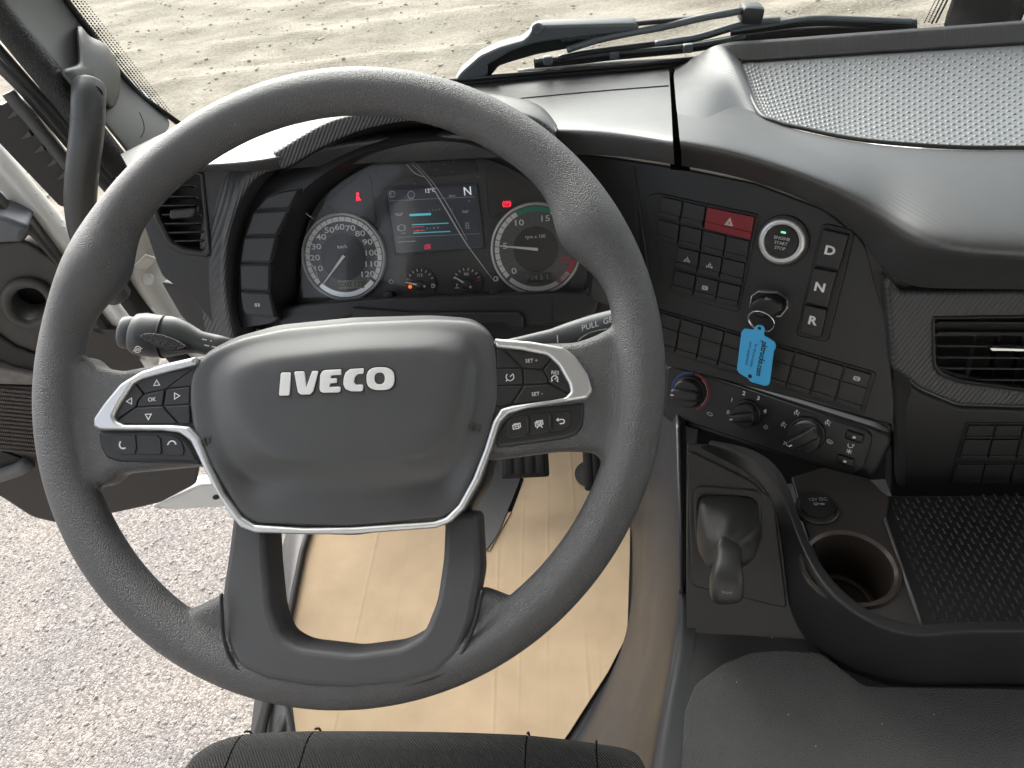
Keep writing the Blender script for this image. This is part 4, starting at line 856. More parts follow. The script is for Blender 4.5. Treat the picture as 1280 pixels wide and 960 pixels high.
for (x0, y0, x1, y1, wd, m, nm) in ((500, 317, 578, 313, .0024, M_CYAN, 'oil_bar'), (508, 352, 642, 346, .0010, M_CYAN, 'air_bar'), (513, 382, 648, 376, .0010, M_CYAN, 'air_bar'), (515, 375, 556, 372, .0009, M_UIR, 'red_bar'), (508, 360, 552, 358, .0006, M_UIR, 'red_bar'), (458, 415, 522, 411, .0007, M_UI2, 'divider_line'), (430, 265, 735, 250, .0003, M_UI2, 'divider_line'), (455, 398, 755, 384, .0003, M_UI2, 'divider_line')):
    a = Vector(CLF.px(*cz2([(x0, y0)])[0], .0014)); b = Vector(CLF.px(*cz2([(x1, y1)])[0], .0014)); fput(CLF, nm, strokes([[a, b]], wd), m, scr_o, .0014)
ui('oil_symbol', strokes([[(-.005, .0008), (-.002, -.0016), (.002, -.0016), (.0042, .001), (.0014, .0002), (-.0026, .0004), (-.005, .0008)]], .0006), 463, 313, M_UI2)
ui('disc_symbol', strokes([arc(0, 0, .0036, 0, 360, 14), arc(0, 0, .0048, 140, 220, 6), arc(0, 0, .0048, -40, 40, 6)], .0006), 471, 363, M_UI2)
ui('bar_text', text_mesh('bar', .0056), 704, 303, M_UI2)
ui('filter_symbol', strokes([[(-.002, .003), (.002, .003)], [(-.002, 0), (.002, 0)], [(-.0026, -.003), (.0026, -.003)], [(-.0015, -.003), (-.0015, .003)], [(.0015, -.003), (.0015, .003)]], .0005), 710, 355, M_UI2)
ui('small_text', text_mesh('0   5   10   15', .0026), 585, 364, M_UI2); ui('small_text', text_mesh('2    4    6    8', .0026), 590, 298, M_UI2); ui('small_text', text_mesh('0+0', .0030), 478, 383, M_UI2)
ui('truck_symbol', strokes([[(-.003, -.002), (.0034, -.002), (.0034, .0024), (-.001, .0024), (-.001, .001), (-.003, .001), (-.003, -.002)], [(-.001, .0008), (.003, .0008)], [(-.001, -.0006), (.003, -.0006)]], .0010), 564, 432, M_UIR)
# clear lens, still under its crinkled delivery film
M_LENS = bpy.data.materials.new('clear_lens'); M_LENS.use_nodes = True; t_ = M_LENS.node_tree; t_.nodes.clear()
ou = t_.nodes.new('ShaderNodeOutputMaterial'); mx = t_.nodes.new('ShaderNodeMixShader'); tr_ = t_.nodes.new('ShaderNodeBsdfTransparent'); gl = t_.nodes.new('ShaderNodeBsdfGlossy'); fz = t_.nodes.new('ShaderNodeFresnel')
gl.inputs['Roughness'].default_value = .06; fz.inputs['IOR'].default_value = 1.28
nz = t_.nodes.new('ShaderNodeTexNoise'); nz.inputs['Scale'].default_value = 22; nz.inputs['Detail'].default_value = 3; bp = t_.nodes.new('ShaderNodeBump'); bp.inputs['Strength'].default_value = .12; bp.inputs['Distance'].default_value = .003
geo = t_.nodes.new('ShaderNodeNewGeometry'); t_.links.new(geo.outputs['Position'], nz.inputs['Vector']); t_.links.new(nz.outputs['Fac'], bp.inputs['Height']); t_.links.new(bp.outputs[0], gl.inputs['Normal']); t_.links.new(bp.outputs[0], fz.inputs['Normal'])
t_.links.new(fz.outputs[0], mx.inputs[0]); t_.links.new(tr_.outputs[0], mx.inputs[1]); t_.links.new(gl.outputs[0], mx.inputs[2]); t_.links.new(mx.outputs[0], ou.inputs[0])
lens_px = [(376, 372), (376, 345), (379, 302), (390, 268), (407, 244), (434, 223), (463, 207), (493, 197), (535, 190.5), (579, 191.5), (628, 205), (665, 227), (696, 259), (719, 295), (733, 327), (735, 350), (726, 363), (560, 370)]
lens = fput(CLF, 'clear_lens', plate([fpoly(CLF, lens_px, .010, .003)], .0010), M_LENS, clu, .0105)
M_FILM = mat('film_crease', (.55, .56, .58), .25)
def crease(pts, wd):
    P = [CLF.pw(*p, .0110) for p in pts]; n = len(P)
    return tube_mesh(smooth_poly(P, 6, False), [wd * (.25 + .75 * math.sin(PI * (i + .5) / ((n - 1) * 6 + 1))) for i in range((n - 1) * 6 + 1)], 5, flat=.4)
for pts, wd in (([(514, 204), (535, 226), (555, 258), (580, 300), (600, 328), (618, 352)], .0008), ([(518, 203), (541, 228), (563, 262), (584, 300)], .0005), ([(509, 206), (518, 216), (532, 222)], .0006), ([(378, 312), (384, 324), (392, 334), (399, 350)], .0007), ([(381, 262), (384, 268), (393, 274)], .0006)):
    put('film_crease', crease(pts, wd), M_FILM, lens)
for k in range(16):
    x = random.uniform(505, 600); y = random.uniform(200, 215) if k < 9 else random.uniform(215, 340)
    put('dust_speck', lathe_mesh([(.0005, 0), (.0004, .0003), (0, .0004)], 6), M_FILM, lens, CLF.mat @ Matrix.Translation((*CLF.px(x, y, .0105), .0106)))

# ================================================================== COLUMN, STALKS, KEY
col = thing('steering_column', 'dark steering column behind the hub carrying two grey control stalks', 'steering column', (0, .12, 1.75))
put('column_cowl', lathe_mesh([(.040, -.045), (.056, -.055), (.060, -.12), (.058, -.20), (.055, -.34)], 40), M_DARK, col, WF.mat @ Matrix.Translation((0, -.045, 0)))
M_STALK = mat('stalk_grey', (.060, .066, .069), .42, bump=('fine', 1500, .12, .0003))
ZS = -.055
def stalk(path, rads, flat=.62):
    P = [WF.w(*WF.px(x, y, ZS), ZS) for x, y in path]
    return tube_mesh(P, rads, 28, flat=flat, upv=WF.n)
st = put('left_stalk', stalk([(300, 440), (270, 432), (250, 428), (235, 424), (222, 421.5), (214, 420.5), (196, 420), (180, 418), (170, 417), (167, 416.5)], [.009, .009, .0092, .0125, .0155, .0168, .0178, .0180, .0168, .0150]), M_STALK, col)
put('stalk_end_button', stalk([(170, 417), (166, 416.6), (157, 415), (153, 414.5), (151.6, 414.3)], [.0120, .0136, .0136, .0128, .0110]), M_STALK, st)
put('stalk_split', stalk([(206.3, 420.6), (204.2, 420.5)], [.0182, .0182], .66), M_BLACK, st)
ov = [WF.px(x, y, ZS + .012) for x, y in smooth_poly([(175, 421), (182, 416.5), (193, 416.5), (206, 419), (220, 424.5), (230, 431), (232, 435), (226, 438), (212, 438.5), (196, 434), (182, 428)], 5)]
put('stalk_grip', plate([ov], .006, .001, 2), mat('grip_black', (.012, .012, .012), .6, bump=('grain', 900, .8, .0008)), st, WF.mat @ Matrix.Translation((0, 0, ZS + .0125)))
put('washer_symbol', at_px(strokes([arc(0, 0, .0026, 0, 360, 12), [(-.004, -.001), (-.001, 0)], [(.001, 0), (.004, .001)], arc(0, 0, .001, 0, 360, 6)], .0008), 172.5, 437, ZS + .010), M_WHITE, st, WF.mat @ Matrix.Translation((0, 0, ZS + .0105)))
put('stalk_marks', at_px(strokes([[(-.006, .003), (-.002, .002)], [(.001, .0012), (.002, .001)], [(-.004, -.002), (.0, -.003)], [(.002, -.0035), (.006, -.0045)]], .0010), 262, 428, ZS + .006), M_WHITE, st, WF.mat @ Matrix.Translation((0, 0, ZS + .0066)))
st2 = put('right_stalk', stalk([(610, 442), (650, 434), (690, 427), (715, 422), (740, 416), (765, 410), (790, 403), (815, 398)], [.0080, .0084, .0100, .0125, .0138, .0140, .0138, .0120]), M_STALK, col)
ov2 = [WF.px(x, y, ZS + .012) for x, y in smooth_poly([(722, 428), (727, 421), (738, 415), (754, 411), (776, 408), (786, 411), (780, 418), (760, 424), (740, 428)], 5)]
put('stalk_grip', plate([ov2], .006, .001, 2), MATS['grip_black'], st2, WF.mat @ Matrix.Translation((0, 0, ZS + .0125)))
put('lettering', at_px(text_mesh('PULL  GEAR', .0062, shear=.2), 752, 403.5, ZS + .008, .23), M_WHITE, st2, WF.mat @ Matrix.Translation((0, 0, ZS + .0088)))
put('stalk_marks', at_px(strokes([[(0, -.003), (0, .003)]], .0008), 697, 424, ZS + .007), M_WHITE, st2, WF.mat @ Matrix.Translation((0, 0, ZS + .0078)))
# key in the lock, its ring and the tag
KF = SWF.up(.012)
key_t = thing('ignition_key', 'black key head standing in the ignition lock below the start button', 'key', KF.pw(961, 380))
kh = plate([round_poly([KF.px(x, y, .012) for x, y in sz([(562, 632), (600, 606), (660, 606), (706, 634), (710, 668), (670, 700), (600, 700), (556, 668)])], .002, 3)], .022, .004, 3)
kb = fput(KF, 'key_head', kh, M_BLACK, key_t, .016)
fput(KF, 'key_symbol', at_f(KF, strokes([arc(-.0016, 0, .0012, 0, 360, 8), [(-.0004, 0), (.003, 0)]], .0006), *sz([(640, 617)])[0], .016), M_GREYMARK, kb, .0163)
rg = thing('key_ring', 'thin steel split ring hanging from the ignition key', 'key ring', KF.pw(952, 400, .02))
rc = KF.px(952, 401.5, .02); RR = .0142
rp = [KF.w(rc[0] + RR * math.cos(a), rc[1] + RR * .80 * math.sin(a), .020 + .005 * math.sin(a + .6)) for a in [2 * PI * i / 40 for i in range(40)]]
put('ring', tube_mesh(rp, .0007, 8, closed=True), M_CHROME, rg)
rp2 = [KF.w(rc[0] + (RR + .0006) * math.cos(a), rc[1] + (RR + .0006) * .80 * math.sin(a), .0212 + .005 * math.sin(a + .6)) for a in [PI * .55 + PI * 1.2 * i / 24 for i in range(25)]]
put('ring_overlap', tube_mesh(rp2, .0006, 8), M_CHROME, rg)
tagt = thing('key_tag', 'bright blue plastic key tag printed in black hanging over the switch row', 'key tag', KF.pw(945, 445, .02))
tp = cz([(478, 205), (492, 190), (535, 196), (545, 178), (560, 172), (580, 178), (588, 196), (582, 222), (630, 250), (638, 262), (640, 282), (630, 296), (612, 440), (606, 456), (588, 460), (520, 440), (508, 424), (468, 400), (456, 382), (462, 340)])
TF = Frame(KF.pw(945, 445, .018), KF.u + KF.n * .06, KF.v + KF.n * .16)
tpl = [TF.px(*p) for p in tp]; hl = [TF.px(*p) for p in cz([(518 + 10 * math.cos(a), 415 + 10 * math.sin(a)) for a in [2 * PI * i / 12 for i in range(12)]])]; hl2 = [TF.px(*p) for p in cz([(562 + 9 * math.cos(a), 190 + 9 * math.sin(a)) for a in [2 * PI * i / 12 for i in range(12)]])]
tb = fput(TF, 'tag_plate', plate([round_poly(tpl, .0015, 3), hl, hl2], .0016, .0004, 2), mat('tag_blue', (.06, .42, .80), .38), tagt, .0008)
M_INKB = mat('ink_black', (.012, .014, .02), .5)
va = Vector(TF.px(*cz([(590, 250)])[0])); vb = Vector(TF.px(*cz([(558, 412)])[0])); dv_ = (vb - va); an_ = math.atan2(dv_.y, dv_.x)
ptx = text_mesh('pktrucks.com', .0088, shear=.15, weight=.00015); L0 = max(v.co.x for v in ptx.vertices) - min(v.co.x for v in ptx.vertices); ptx.transform(Matrix.Diagonal((dv_.length / L0, 1, 1, 1)))
put('lettering', ptx, M_INKB, tb, TF.mat @ Matrix.Translation(((va.x + vb.x) / 2, (va.y + vb.y) / 2, .0010)) @ Matrix.Rotation(an_, 4, 'Z'))
for s, a, b in (('for all your trucks', (548, 262), (524, 370)), ('and equipment', (524, 252), (502, 360))):
    va = Vector(TF.px(*cz([a])[0])); vb = Vector(TF.px(*cz([b])[0])); d2 = vb - va; tx = text_mesh(s, .0042); L0 = max(v.co.x for v in tx.vertices) - min(v.co.x for v in tx.vertices); tx.transform(Matrix.Diagonal((d2.length / L0, 1, 1, 1)))
    put('small_lettering', tx, mat('ink_blue', (.03, .10, .22), .5), tb, TF.mat @ Matrix.Translation(((va.x + vb.x) / 2, (va.y + vb.y) / 2, .0010)) @ Matrix.Rotation(math.atan2(d2.y, d2.x), 4, 'Z'))

# ================================================================== FLOOR, TUNNEL, CONSOLE
FZ = 1.15
fl = put('cab_floor', plate([[(-.345, -1.1), (1.74, -1.1), (1.74, .80), (-.345, .80)]], .03, .004), mat('floor_rubber', (.016, .016, .017), .65, bump=('fine', 500, .4, .001)), None, Matrix.Translation((0, 0, FZ))); tag(fl, 'black rubber cab floor', kind='structure')
tunnel = thing('engine_tunnel', 'grey engine tunnel cover with a grained black mat on top', 'engine tunnel', (.5, -.2, FZ))
M_TUN = mat('tunnel_plastic', (.022, .022, .023), .42, bump=('fine', 700, .18, .0005), var=.10, vscale=9, rvar=.06)
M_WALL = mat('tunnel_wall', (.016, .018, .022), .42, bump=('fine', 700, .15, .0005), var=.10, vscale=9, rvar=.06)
TZ = 1.50
# side wall: from the floor up to the shoulder, running forward to the dash
w_lo = [onZ(690, 975, FZ), onZ(725, 915, FZ), onZ(760, 850, FZ), onZ(786, 790, FZ), onZ(790, 720, FZ), onZ(789, 660, FZ), onZ(784, 600, FZ), onZ(772, 540, FZ), onZ(752, 470, FZ)]
w_m1 = [onZ(742, 975, 1.30), onZ(770, 910, 1.30), onZ(795, 845, 1.30), onZ(806, 790, 1.30), onZ(806, 720, 1.31), onZ(806, 660, 1.32), onZ(802, 600, 1.34), onZ(796, 545, 1.36), onZ(782, 480, 1.38)]
w_m2 = [onZ(796, 975, 1.45), onZ(808, 910, 1.45), onZ(822, 845, 1.45), onZ(828, 790, 1.46), onZ(830, 720, 1.47), onZ(830, 660, 1.49), onZ(828, 600, 1.51), onZ(828, 540, 1.53), onZ(820, 480, 1.55)]
w_hi = [onZ(812, 975, TZ), onZ(822, 910, TZ), onZ(836, 845, TZ), onZ(846, 790, TZ), onZ(850, 738, 1.515), onZ(851, 660, 1.545), onZ(850, 600, 1.56), onZ(848, 540, 1.575), onZ(842, 500, 1.59)]
w_in = [onZ(850, 985, TZ + .001), onZ(852, 915, TZ), onZ(858, 860, TZ), onZ(872, 800, TZ), onZ(866, 742, 1.512), onZ(862, 660, 1.540), onZ(860, 600, 1.555), onZ(858, 545, 1.57), onZ(856, 505, 1.585)]
put('tunnel_side', toward(loft([w_lo, w_m1, w_m2, w_hi, w_in], 3, crease_rows={3: .35})), M_WALL, tunnel)
put('shoulder_trim', tube_mesh(smooth_poly([onZ(852, 742, 1.516), onZ(852, 660, 1.548), onZ(850, 600, 1.563), onZ(848, 530, 1.58)], 6, False), .0035, 10), M_WALL, tunnel)
top_o = [(846, 1010), (846, 940), (848, 880), (856, 810), (858, 760), (868, 738), (900, 744), (985, 764), (1010, 800), (1050, 835), (1110, 858), (1180, 858), (1900, 858), (1900, 1010)]
put('tunnel_top', plate([[tuple(onZ(x, y, TZ).to_2d()) for x, y in top_o]], .02), M_TUN, tunnel, Matrix.Translation((0, 0, TZ)))
mat_px = [(851, 1010), (852, 950), (856, 890), (869, 856), (904, 830), (939, 816), (974, 813), (1026, 816), (1080, 858), (1890, 870), (1890, 1010)]
M_MAT = mat('grained_mat', (.056, .056, .057), .50, spec=.7, bump=('grain', 760, 1.0, .0012), var=.08)
mt_ = [tuple(onZ(x, y, TZ + .004).to_2d()) for x, y in mat_px]
put('tunnel_mat', plate([round_poly(mt_, .006, 3)], .006, .0015), M_MAT, tunnel, Matrix.Translation((0, 0, TZ + .005)))
for k in range(9):
    x, y = random.choice([(random.uniform(860, 985), random.uniform(748, 800)), (random.uniform(900, 1250), random.uniform(830, 940))])
    pd = onZ(x, y, TZ + (.0052 if y > 828 else .0002)); 
    put('dust_speck', lathe_mesh([(.0006, 0), (.0005, .0004), (0, .0005)], 5), mat('dust', (.5, .47, .42), .9), tunnel, Matrix.Translation(pd))
# console with parking brake, cup holder and tray
cons = thing('centre_console', 'black centre console with cup holder, power socket and ribbed tray under the dash', 'console', (.45, .08, TZ))
PBF = Frame(onZ(925, 745, 1.530), (1, -.10, 0), (0, .66, .75))
def qz(pts): return [(840 + x * .21879, 560 + y * .21875) for x, y in pts]
fput(PBF, 'front_wall', plate([fpoly(PBF, [(860, 556), (885, 557), (924, 566), (954, 580), (974, 604), (988, 640), (1002, 680), (1012, 830), (858, 830)], 0)], .02), M_DARK, cons, .0008)
pb_px = qz([(88, 50), (100, 26), (125, 26), (450, 188), (560, 285), (592, 390), (655, 895), (640, 912), (130, 792), (112, 765)])
fput(PBF, 'brake_plate', plate([fpoly(PBF, pb_px, .004, .003)], .01, .0015), M_DARK, cons, .005)
fput(PBF, 'plate_gap', plate([shrink(fpoly(PBF, pb_px, .002, .003), -.0018)], .006), M_BLACK, cons, .0022)
fput(PBF, 'boot_frame', plate([fpoly(PBF, qz([(122, 245), (145, 222), (200, 215), (480, 238), (512, 262), (515, 520), (490, 560), (300, 700), (170, 640), (130, 520)]), .006, .004), fpoly(PBF, qz([(156, 290), (180, 268), (440, 282), (480, 305), (486, 520), (450, 560), (300, 660), (190, 600), (160, 500)]), .006, .004)], .008, .002), M_DARK, cons, .008)
pbt = thing('parking_brake_lever', 'black parking brake lever rising from a creased leather boot on the console', 'brake lever', PBF.pw(905, 690, .02))
def bp_(x, y, h): return PBF.pw(*qz([(x, y)])[0], h)
bl = [[(165, 285), (320, 270), (470, 300), (484, 410), (480, 520), (400, 600), (260, 610), (180, 520), (160, 400)],
      [(172, 330), (330, 300), (480, 350), (505, 440), (508, 500), (420, 610), (270, 640), (160, 560), (140, 440)],
      [(190, 400), (330, 360), (470, 420), (508, 490), (490, 590), (430, 650), (290, 690), (170, 640), (140, 520)],
      [(220, 460), (330, 440), (430, 470), (470, 560), (450, 660), (400, 700), (310, 710), (210, 690), (180, 590)],
      [(260, 520), (325, 508), (385, 520), (410, 570), (405, 640), (370, 670), (310, 675), (255, 650), (240, 580)],
      [(258, 540), (320, 528), (380, 540), (396, 580), (392, 630), (365, 650), (310, 655), (262, 635), (250, 590)]]
bh = [.006, .020, .036, .050, .058, .062]
rg_ = []
for r_, h in zip(bl, bh):
    q = smooth_poly([tuple(bp_(x, y, h)) for x, y in r_], 4); rg_.append([Vector(p) + PBF.n * (.0035 * math.sin(i * 1.05 + h * 90) * (1 if .01 < h < .058 else 0)) for i, p in enumerate(q)])
put('boot', rings_mesh(rg_, True, 1), mat('boot_leather', (.022, .021, .021), .50, bump=('fine', 900, .3, .0004)), pbt)
lv_p = [bp_(318, 560, .050), bp_(318, 600, .066), bp_(316, 660, .076), bp_(314, 715, .082), bp_(312, 770, .084), bp_(310, 820, .082), bp_(310, 838, .078)]
lv_me = tube_mesh(smooth_poly([tuple(p) for p in lv_p], 4, False), [.0125 + .0028 * min(1, max(0, (i - 8) / 6)) - (.0065 * max(0, (i - 20) / 4) ** 2) for i in range(25)], 24, flat=.8, sq=3.4, upv=tuple(PBF.n))
lev = put('lever_handle', lv_me, mat('lever_plastic', (.026, .026, .026), .42, bump=('fine', 1500, .15, .0003)), pbt)
put('brake_symbol', strokes([arc(0, 0, .0030, 0, 360, 14), arc(0, 0, .0046, 130, 230, 6), arc(0, 0, .0046, -50, 50, 6), [(-.0006, -.0016), (-.0006, .0016), (.0008, .0014), (.0008, .0002), (-.0006, .0002)]], .0006), M_GREYMARK, lev, Matrix.Translation(bp_(314, 812, .0955)) @ PBF.mat.to_3x3().to_4x4())
# curved console wall: lip on top, skirt down to the tunnel
SZ = 1.600
wl_hi = [(886, 553), (922, 560), (952, 573), (974, 598), (986, 636), (998, 674), (1017, 715), (1044, 750), (1092, 783), (1153, 797), (1180, 788), (1280, 788), (1900, 790)]
wl_in = [(889, 549), (926, 555), (958, 567), (982, 593), (995, 632), (1007, 668), (1028, 708), (1054, 740), (1098, 770), (1153, 783), (1180, 776), (1280, 776), (1900, 778)]
wl_lo = [(876, 560), (912, 578), (944, 596), (966, 624), (974, 660), (981, 710), (985, 764), (1012, 806), (1060, 836), (1149, 860), (1178, 856), (1280, 857), (1900, 860)]
def lip_pt(p, i, dz=0.0):
    f = min(1, i / 6) ** 1.5; return PBF.pw(*p, .016).lerp(onZ(*p, SZ), f) + Vector((0, 0, dz))
a0 = [lip_pt(p, i) for i, p in enumerate(wl_hi)]; a1 = [lip_pt(p, i, -.001) for i, p in enumerate(wl_in)]; a2 = [PBF.pw(x, y, .001) if i < 7 else onZ(x, y, TZ) for i, (x, y) in enumerate(wl_lo)]
am = [(p * .85 + q * .15) + Vector((0, -.003, .0)) for p, q in zip(a0, a2)]; a3 = [p + Vector((0, .004, -.035)) for p in a1]; a4 = [p + Vector((0, .01, -.03)) for p in a2]
put('console_wall', toward(loft([a3, a1, a0, am, a2, a4], 3, crease_rows={1: .6, 2: .45, 4: 1, 5: 1})), M_DARK, cons)
CZ_ = 1.588
cup_c = onZ(1062, 709, CZ_); CR = .0425
cp_px = [(990, 596), (1030, 584), (1086, 598), (1112, 622), (1108, 650), (1153, 786), (1100, 776), (1050, 742), (1024, 708), (1006, 654)]
cpl = [tuple(onZ(x, y, CZ_).to_2d()) for x, y in cp_px]
hole = [(cup_c.x + CR * math.cos(2 * PI * i / 48), cup_c.y + CR * math.sin(2 * PI * i / 48)) for i in range(48)]
soc = onZ(1020, 635, CZ_); SR = .021
hole2 = [(soc.x + SR * math.cos(2 * PI * i / 32), soc.y + SR * math.sin(2 * PI * i / 32)) for i in range(32)]
M_CUPP = mat('cup_plate', (.040, .036, .033), .38, bump=('fine', 1500, .12, .0003))
put('cup_plate', plate([cpl, hole, hole2], .006, .0012), M_CUPP, cons, Matrix.Translation((0, 0, CZ_)))
put('cup_holder', lathe_mesh([(CR + .004, .0006), (CR + .003, .0030), (CR, .0030), (CR - .003, .0), (CR - .005, -.065), (CR - .008, -.068), (CR - .009, -.066), (0, -.066)], 56, closed=False), mat('cup_dark', (.040, .032, .026), .35), cons, Matrix.Translation(cup_c))
put('cup_floor_ring', lathe_mesh([(CR - .010, -.065), (CR - .010, -.0615), (CR - .0125, -.0615), (CR - .0125, -.065)], 48, closed=False), mat('cup_brown', (.10, .07, .05), .4), cons, Matrix.Translation(cup_c))
sk = put('power_socket', lathe_mesh([(SR, .0), (SR, .002), (SR * .82, .0035), (SR * .80, .006), (SR * .6, .0072), (0, .0075)], 40), M_BLACK, cons, Matrix.Translation(soc))
put('socket_hinge', tube_mesh([soc + Vector((SR * 1.02 * math.cos(a), SR * 1.02 * math.sin(a), .002)) for a in [PI * 1.1 + PI * .8 * i / 12 for i in range(13)]], .0016, 8), M_CUPP, sk)
put('lettering', text_mesh('12V DC', .0058), M_GREYMARK, sk, Matrix.Translation(soc + Vector((.002, .005, .0078))))
put('socket_symbol', strokes([[(-.005, -.001), (-.002, -.001), (-.002, .0016), (-.005, .0016), (-.005, -.001)], [(-.002, .0004), (.005, .0004)], [(.001, -.0008), (.005, -.0008)]], .0007), M_GREYMARK, sk, Matrix.Translation(soc + Vector((.002, -.001, .0076))))
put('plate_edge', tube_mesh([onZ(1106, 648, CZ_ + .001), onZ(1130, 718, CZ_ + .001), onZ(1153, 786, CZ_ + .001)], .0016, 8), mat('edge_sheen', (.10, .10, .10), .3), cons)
MZ = 1.583
tm = put('tray_mat', plate([[tuple(onZ(x, y, MZ).to_2d()) for x, y in [(1090, 620), (1900, 620), (1900, 790), (1156, 790), (1130, 718)]]], .01), mat('tray_mat_rubber', (.012, .012, .013), .5), cons, Matrix.Translation((0, 0, MZ)))
dv = []; df = []
y0, y1 = onZ(1200, 778, MZ).y, onZ(1200, 640, MZ).y; yy = y0; rw = 0
while yy < y1 + .02:
    e0 = onZ(1107, 650, MZ); e1 = onZ(1156, 788, MZ); lx = e1.x + (e0.x - e1.x) * (yy - e1.y) / (e0.y - e1.y) + .008
    xx = .36 + (0 if rw % 2 else .0055)
    while xx < 1.06:
        if xx > lx:
            b = len(dv); dv += [(xx - .0011, yy - .0036, MZ), (xx + .0011, yy - .0036, MZ), (xx + .0011, yy + .0036, MZ), (xx - .0011, yy + .0036, MZ), (xx - .0004, yy - .0022, MZ + .0016), (xx + .0004, yy - .0022, MZ + .0016), (xx + .0004, yy + .0022, MZ + .0016), (xx - .0004, yy + .0022, MZ + .0016)]
            df += [(b, b + 1, b + 5, b + 4), (b + 1, b + 2, b + 6, b + 5), (b + 2, b + 3, b + 7, b + 6), (b + 3, b, b + 4, b + 7), (b + 4, b + 5, b + 6, b + 7)]
        xx += .011
    yy += .0068; rw += 1
rb_ = put('raised_ribs', mesh_from(dv, df, False), mat('rib_rubber', (.03, .03, .03), .4), tm); rb_['kind'] = 'stuff'
put('shadow_backing', plate([[(.33, 0), (1.25, 0), (1.25, .30), (.33, .30)]], .01), M_BLACK, cons, Matrix.Translation((0, .36, 1.34)) @ Matrix.Rotation(PI / 2, 4, 'X'))  # black sheet added behind the tray to stand for the shadow there

# ================================================================== CARDBOARD, PEDALS, SEAT, SILL
M_CARD = mat('cardboard', (.45, .338, .215), .90, bump=('fine', 260, .15, .0008), var=.09, vscale=16)
def crease_h(x, y):
    ln = .35 + .65 * min(1, max(0, .5 + 1.6 * noise.noise(Vector((x * 9, y * 3, 4)))))
    h = .0006 * noise.noise(Vector((x * 14, y * 5, .3)))
    for cx, k, wd, sl in ((-.215, .0016, .0022, .02), (-.155, .0010, .0018, -.01), (-.05, .0008, .0016, .03), (.012, .0014, .0020, -.02), (.052, .0010, .0016, .0), (.095, .0013, .0018, .01), (.150, .0018, .0024, -.03), (.175, .0009, .0016, .02)):
        d = x - (cx + sl * (y - .3)); h += (ln - .3) * k * .6 * (math.exp(-(d / wd) ** 2) - .6 * math.exp(-((d - wd * 1.7) / wd) ** 2))
    return h
outl = [tuple(onZ(x, y, FZ + .005).to_2d()) for x, y in [(396, 640), (384, 680), (361, 793), (352, 840), (366, 884), (372, 930), (690, 945), (712, 915), (760, 840), (784, 793), (787, 700), (788, 640), (770, 560), (742, 545), (660, 545), (640, 575), (655, 600), (640, 640), (612, 690), (590, 640)]]
bm = bmesh.new(); vsb = [bm.verts.new((x, y, 0)) for x, y in outl]; bm.faces.new(vsb); bmesh.ops.triangulate(bm, faces=bm.faces[:])
for k in range(300):
    x = -.36 + k * .0022; bmesh.ops.bisect_plane(bm, geom=bm.verts[:] + bm.edges[:] + bm.faces[:], plane_co=(x, 0, 0), plane_no=(1, 0, 0))
for k in range(40):
    y = .0 + k * .02; bmesh.ops.bisect_plane(bm, geom=bm.verts[:] + bm.edges[:] + bm.faces[:], plane_co=(0, y, 0), plane_no=(0, 1, 0))
for v in bm.verts: v.co.z = crease_h(v.co.x, v.co.y)
cme = bpy.data.meshes.new('m'); bm.to_mesh(cme); bm.free(); cme = modified(cme, [('SOLIDIFY', dict(thickness=.003, offset=-1))]); sharp(cme, 50); cme.transform(Matrix.Translation((0, 0, FZ + .0055)))
co = put('cardboard_sheet', cme, M_CARD); tag(co, 'large creased sheet of brown cardboard laid on the cab floor', 'cardboard')
def pedal(name, label, px, z, tw, th, dark=False):
    t = thing(name, label, 'pedal', onZ(*px, FZ)); c = onZ(*px, z)
    mw = Matrix.Translation(c) @ Matrix.Rotation(rad(48), 4, 'X')
    p = put('pad', box_mesh(tw, th, .014, .005, 3), M_RUBBER, t, mw)
    for k in range(4): put('rib', box_mesh(tw * .16, th * .8, .004, .0015), M_RUBBER, p, mw @ Matrix.Translation(((k - 1.5) * tw * .22, 0, .008)))
    put('arm', tube_mesh([c + Vector((0, .02, 0)), c + Vector((0, .10, .08)), c + Vector((0, .16, .25))], .010, 10), M_BLACK, t)
pedal('brake_pedal', 'black ribbed brake pedal above the cardboard behind the wheel spoke', (655, 572), 1.27, .085, .07)
pedal('accelerator_pedal', 'black accelerator pedal set in a round cut-out of the cardboard', (748, 570), 1.25, .055, .12)
ch = onZ(744, 590, FZ); tb_ = put('toe_board', plate([[(-.345, 0), (1.70, 0), (1.70, .45), (-.345, .45)]], .02), M_BLACK, None, Matrix.Translation((0, .78, FZ)) @ Matrix.Rotation(PI / 2 - .35, 4, 'X')); tag(tb_, 'black toe board at the front of the footwell', kind='structure')
cc = lathe_mesh([(.034, 0), (.034, .002), (0, .002)], 32); cut = put('pedal_cutout', cc, M_BLACK, co, Matrix.Translation(onZ(741, 592, FZ + .009))); 
dk = put('floor_cutout', plate([round_poly([tuple(onZ(x, y, FZ + .011).to_2d()) for x, y in [(600, 560), (652, 560), (650, 600), (638, 630), (622, 668), (606, 690), (594, 660)]], .012)], .002), M_BLACK, co, Matrix.Translation((0, 0, FZ + .0112)))
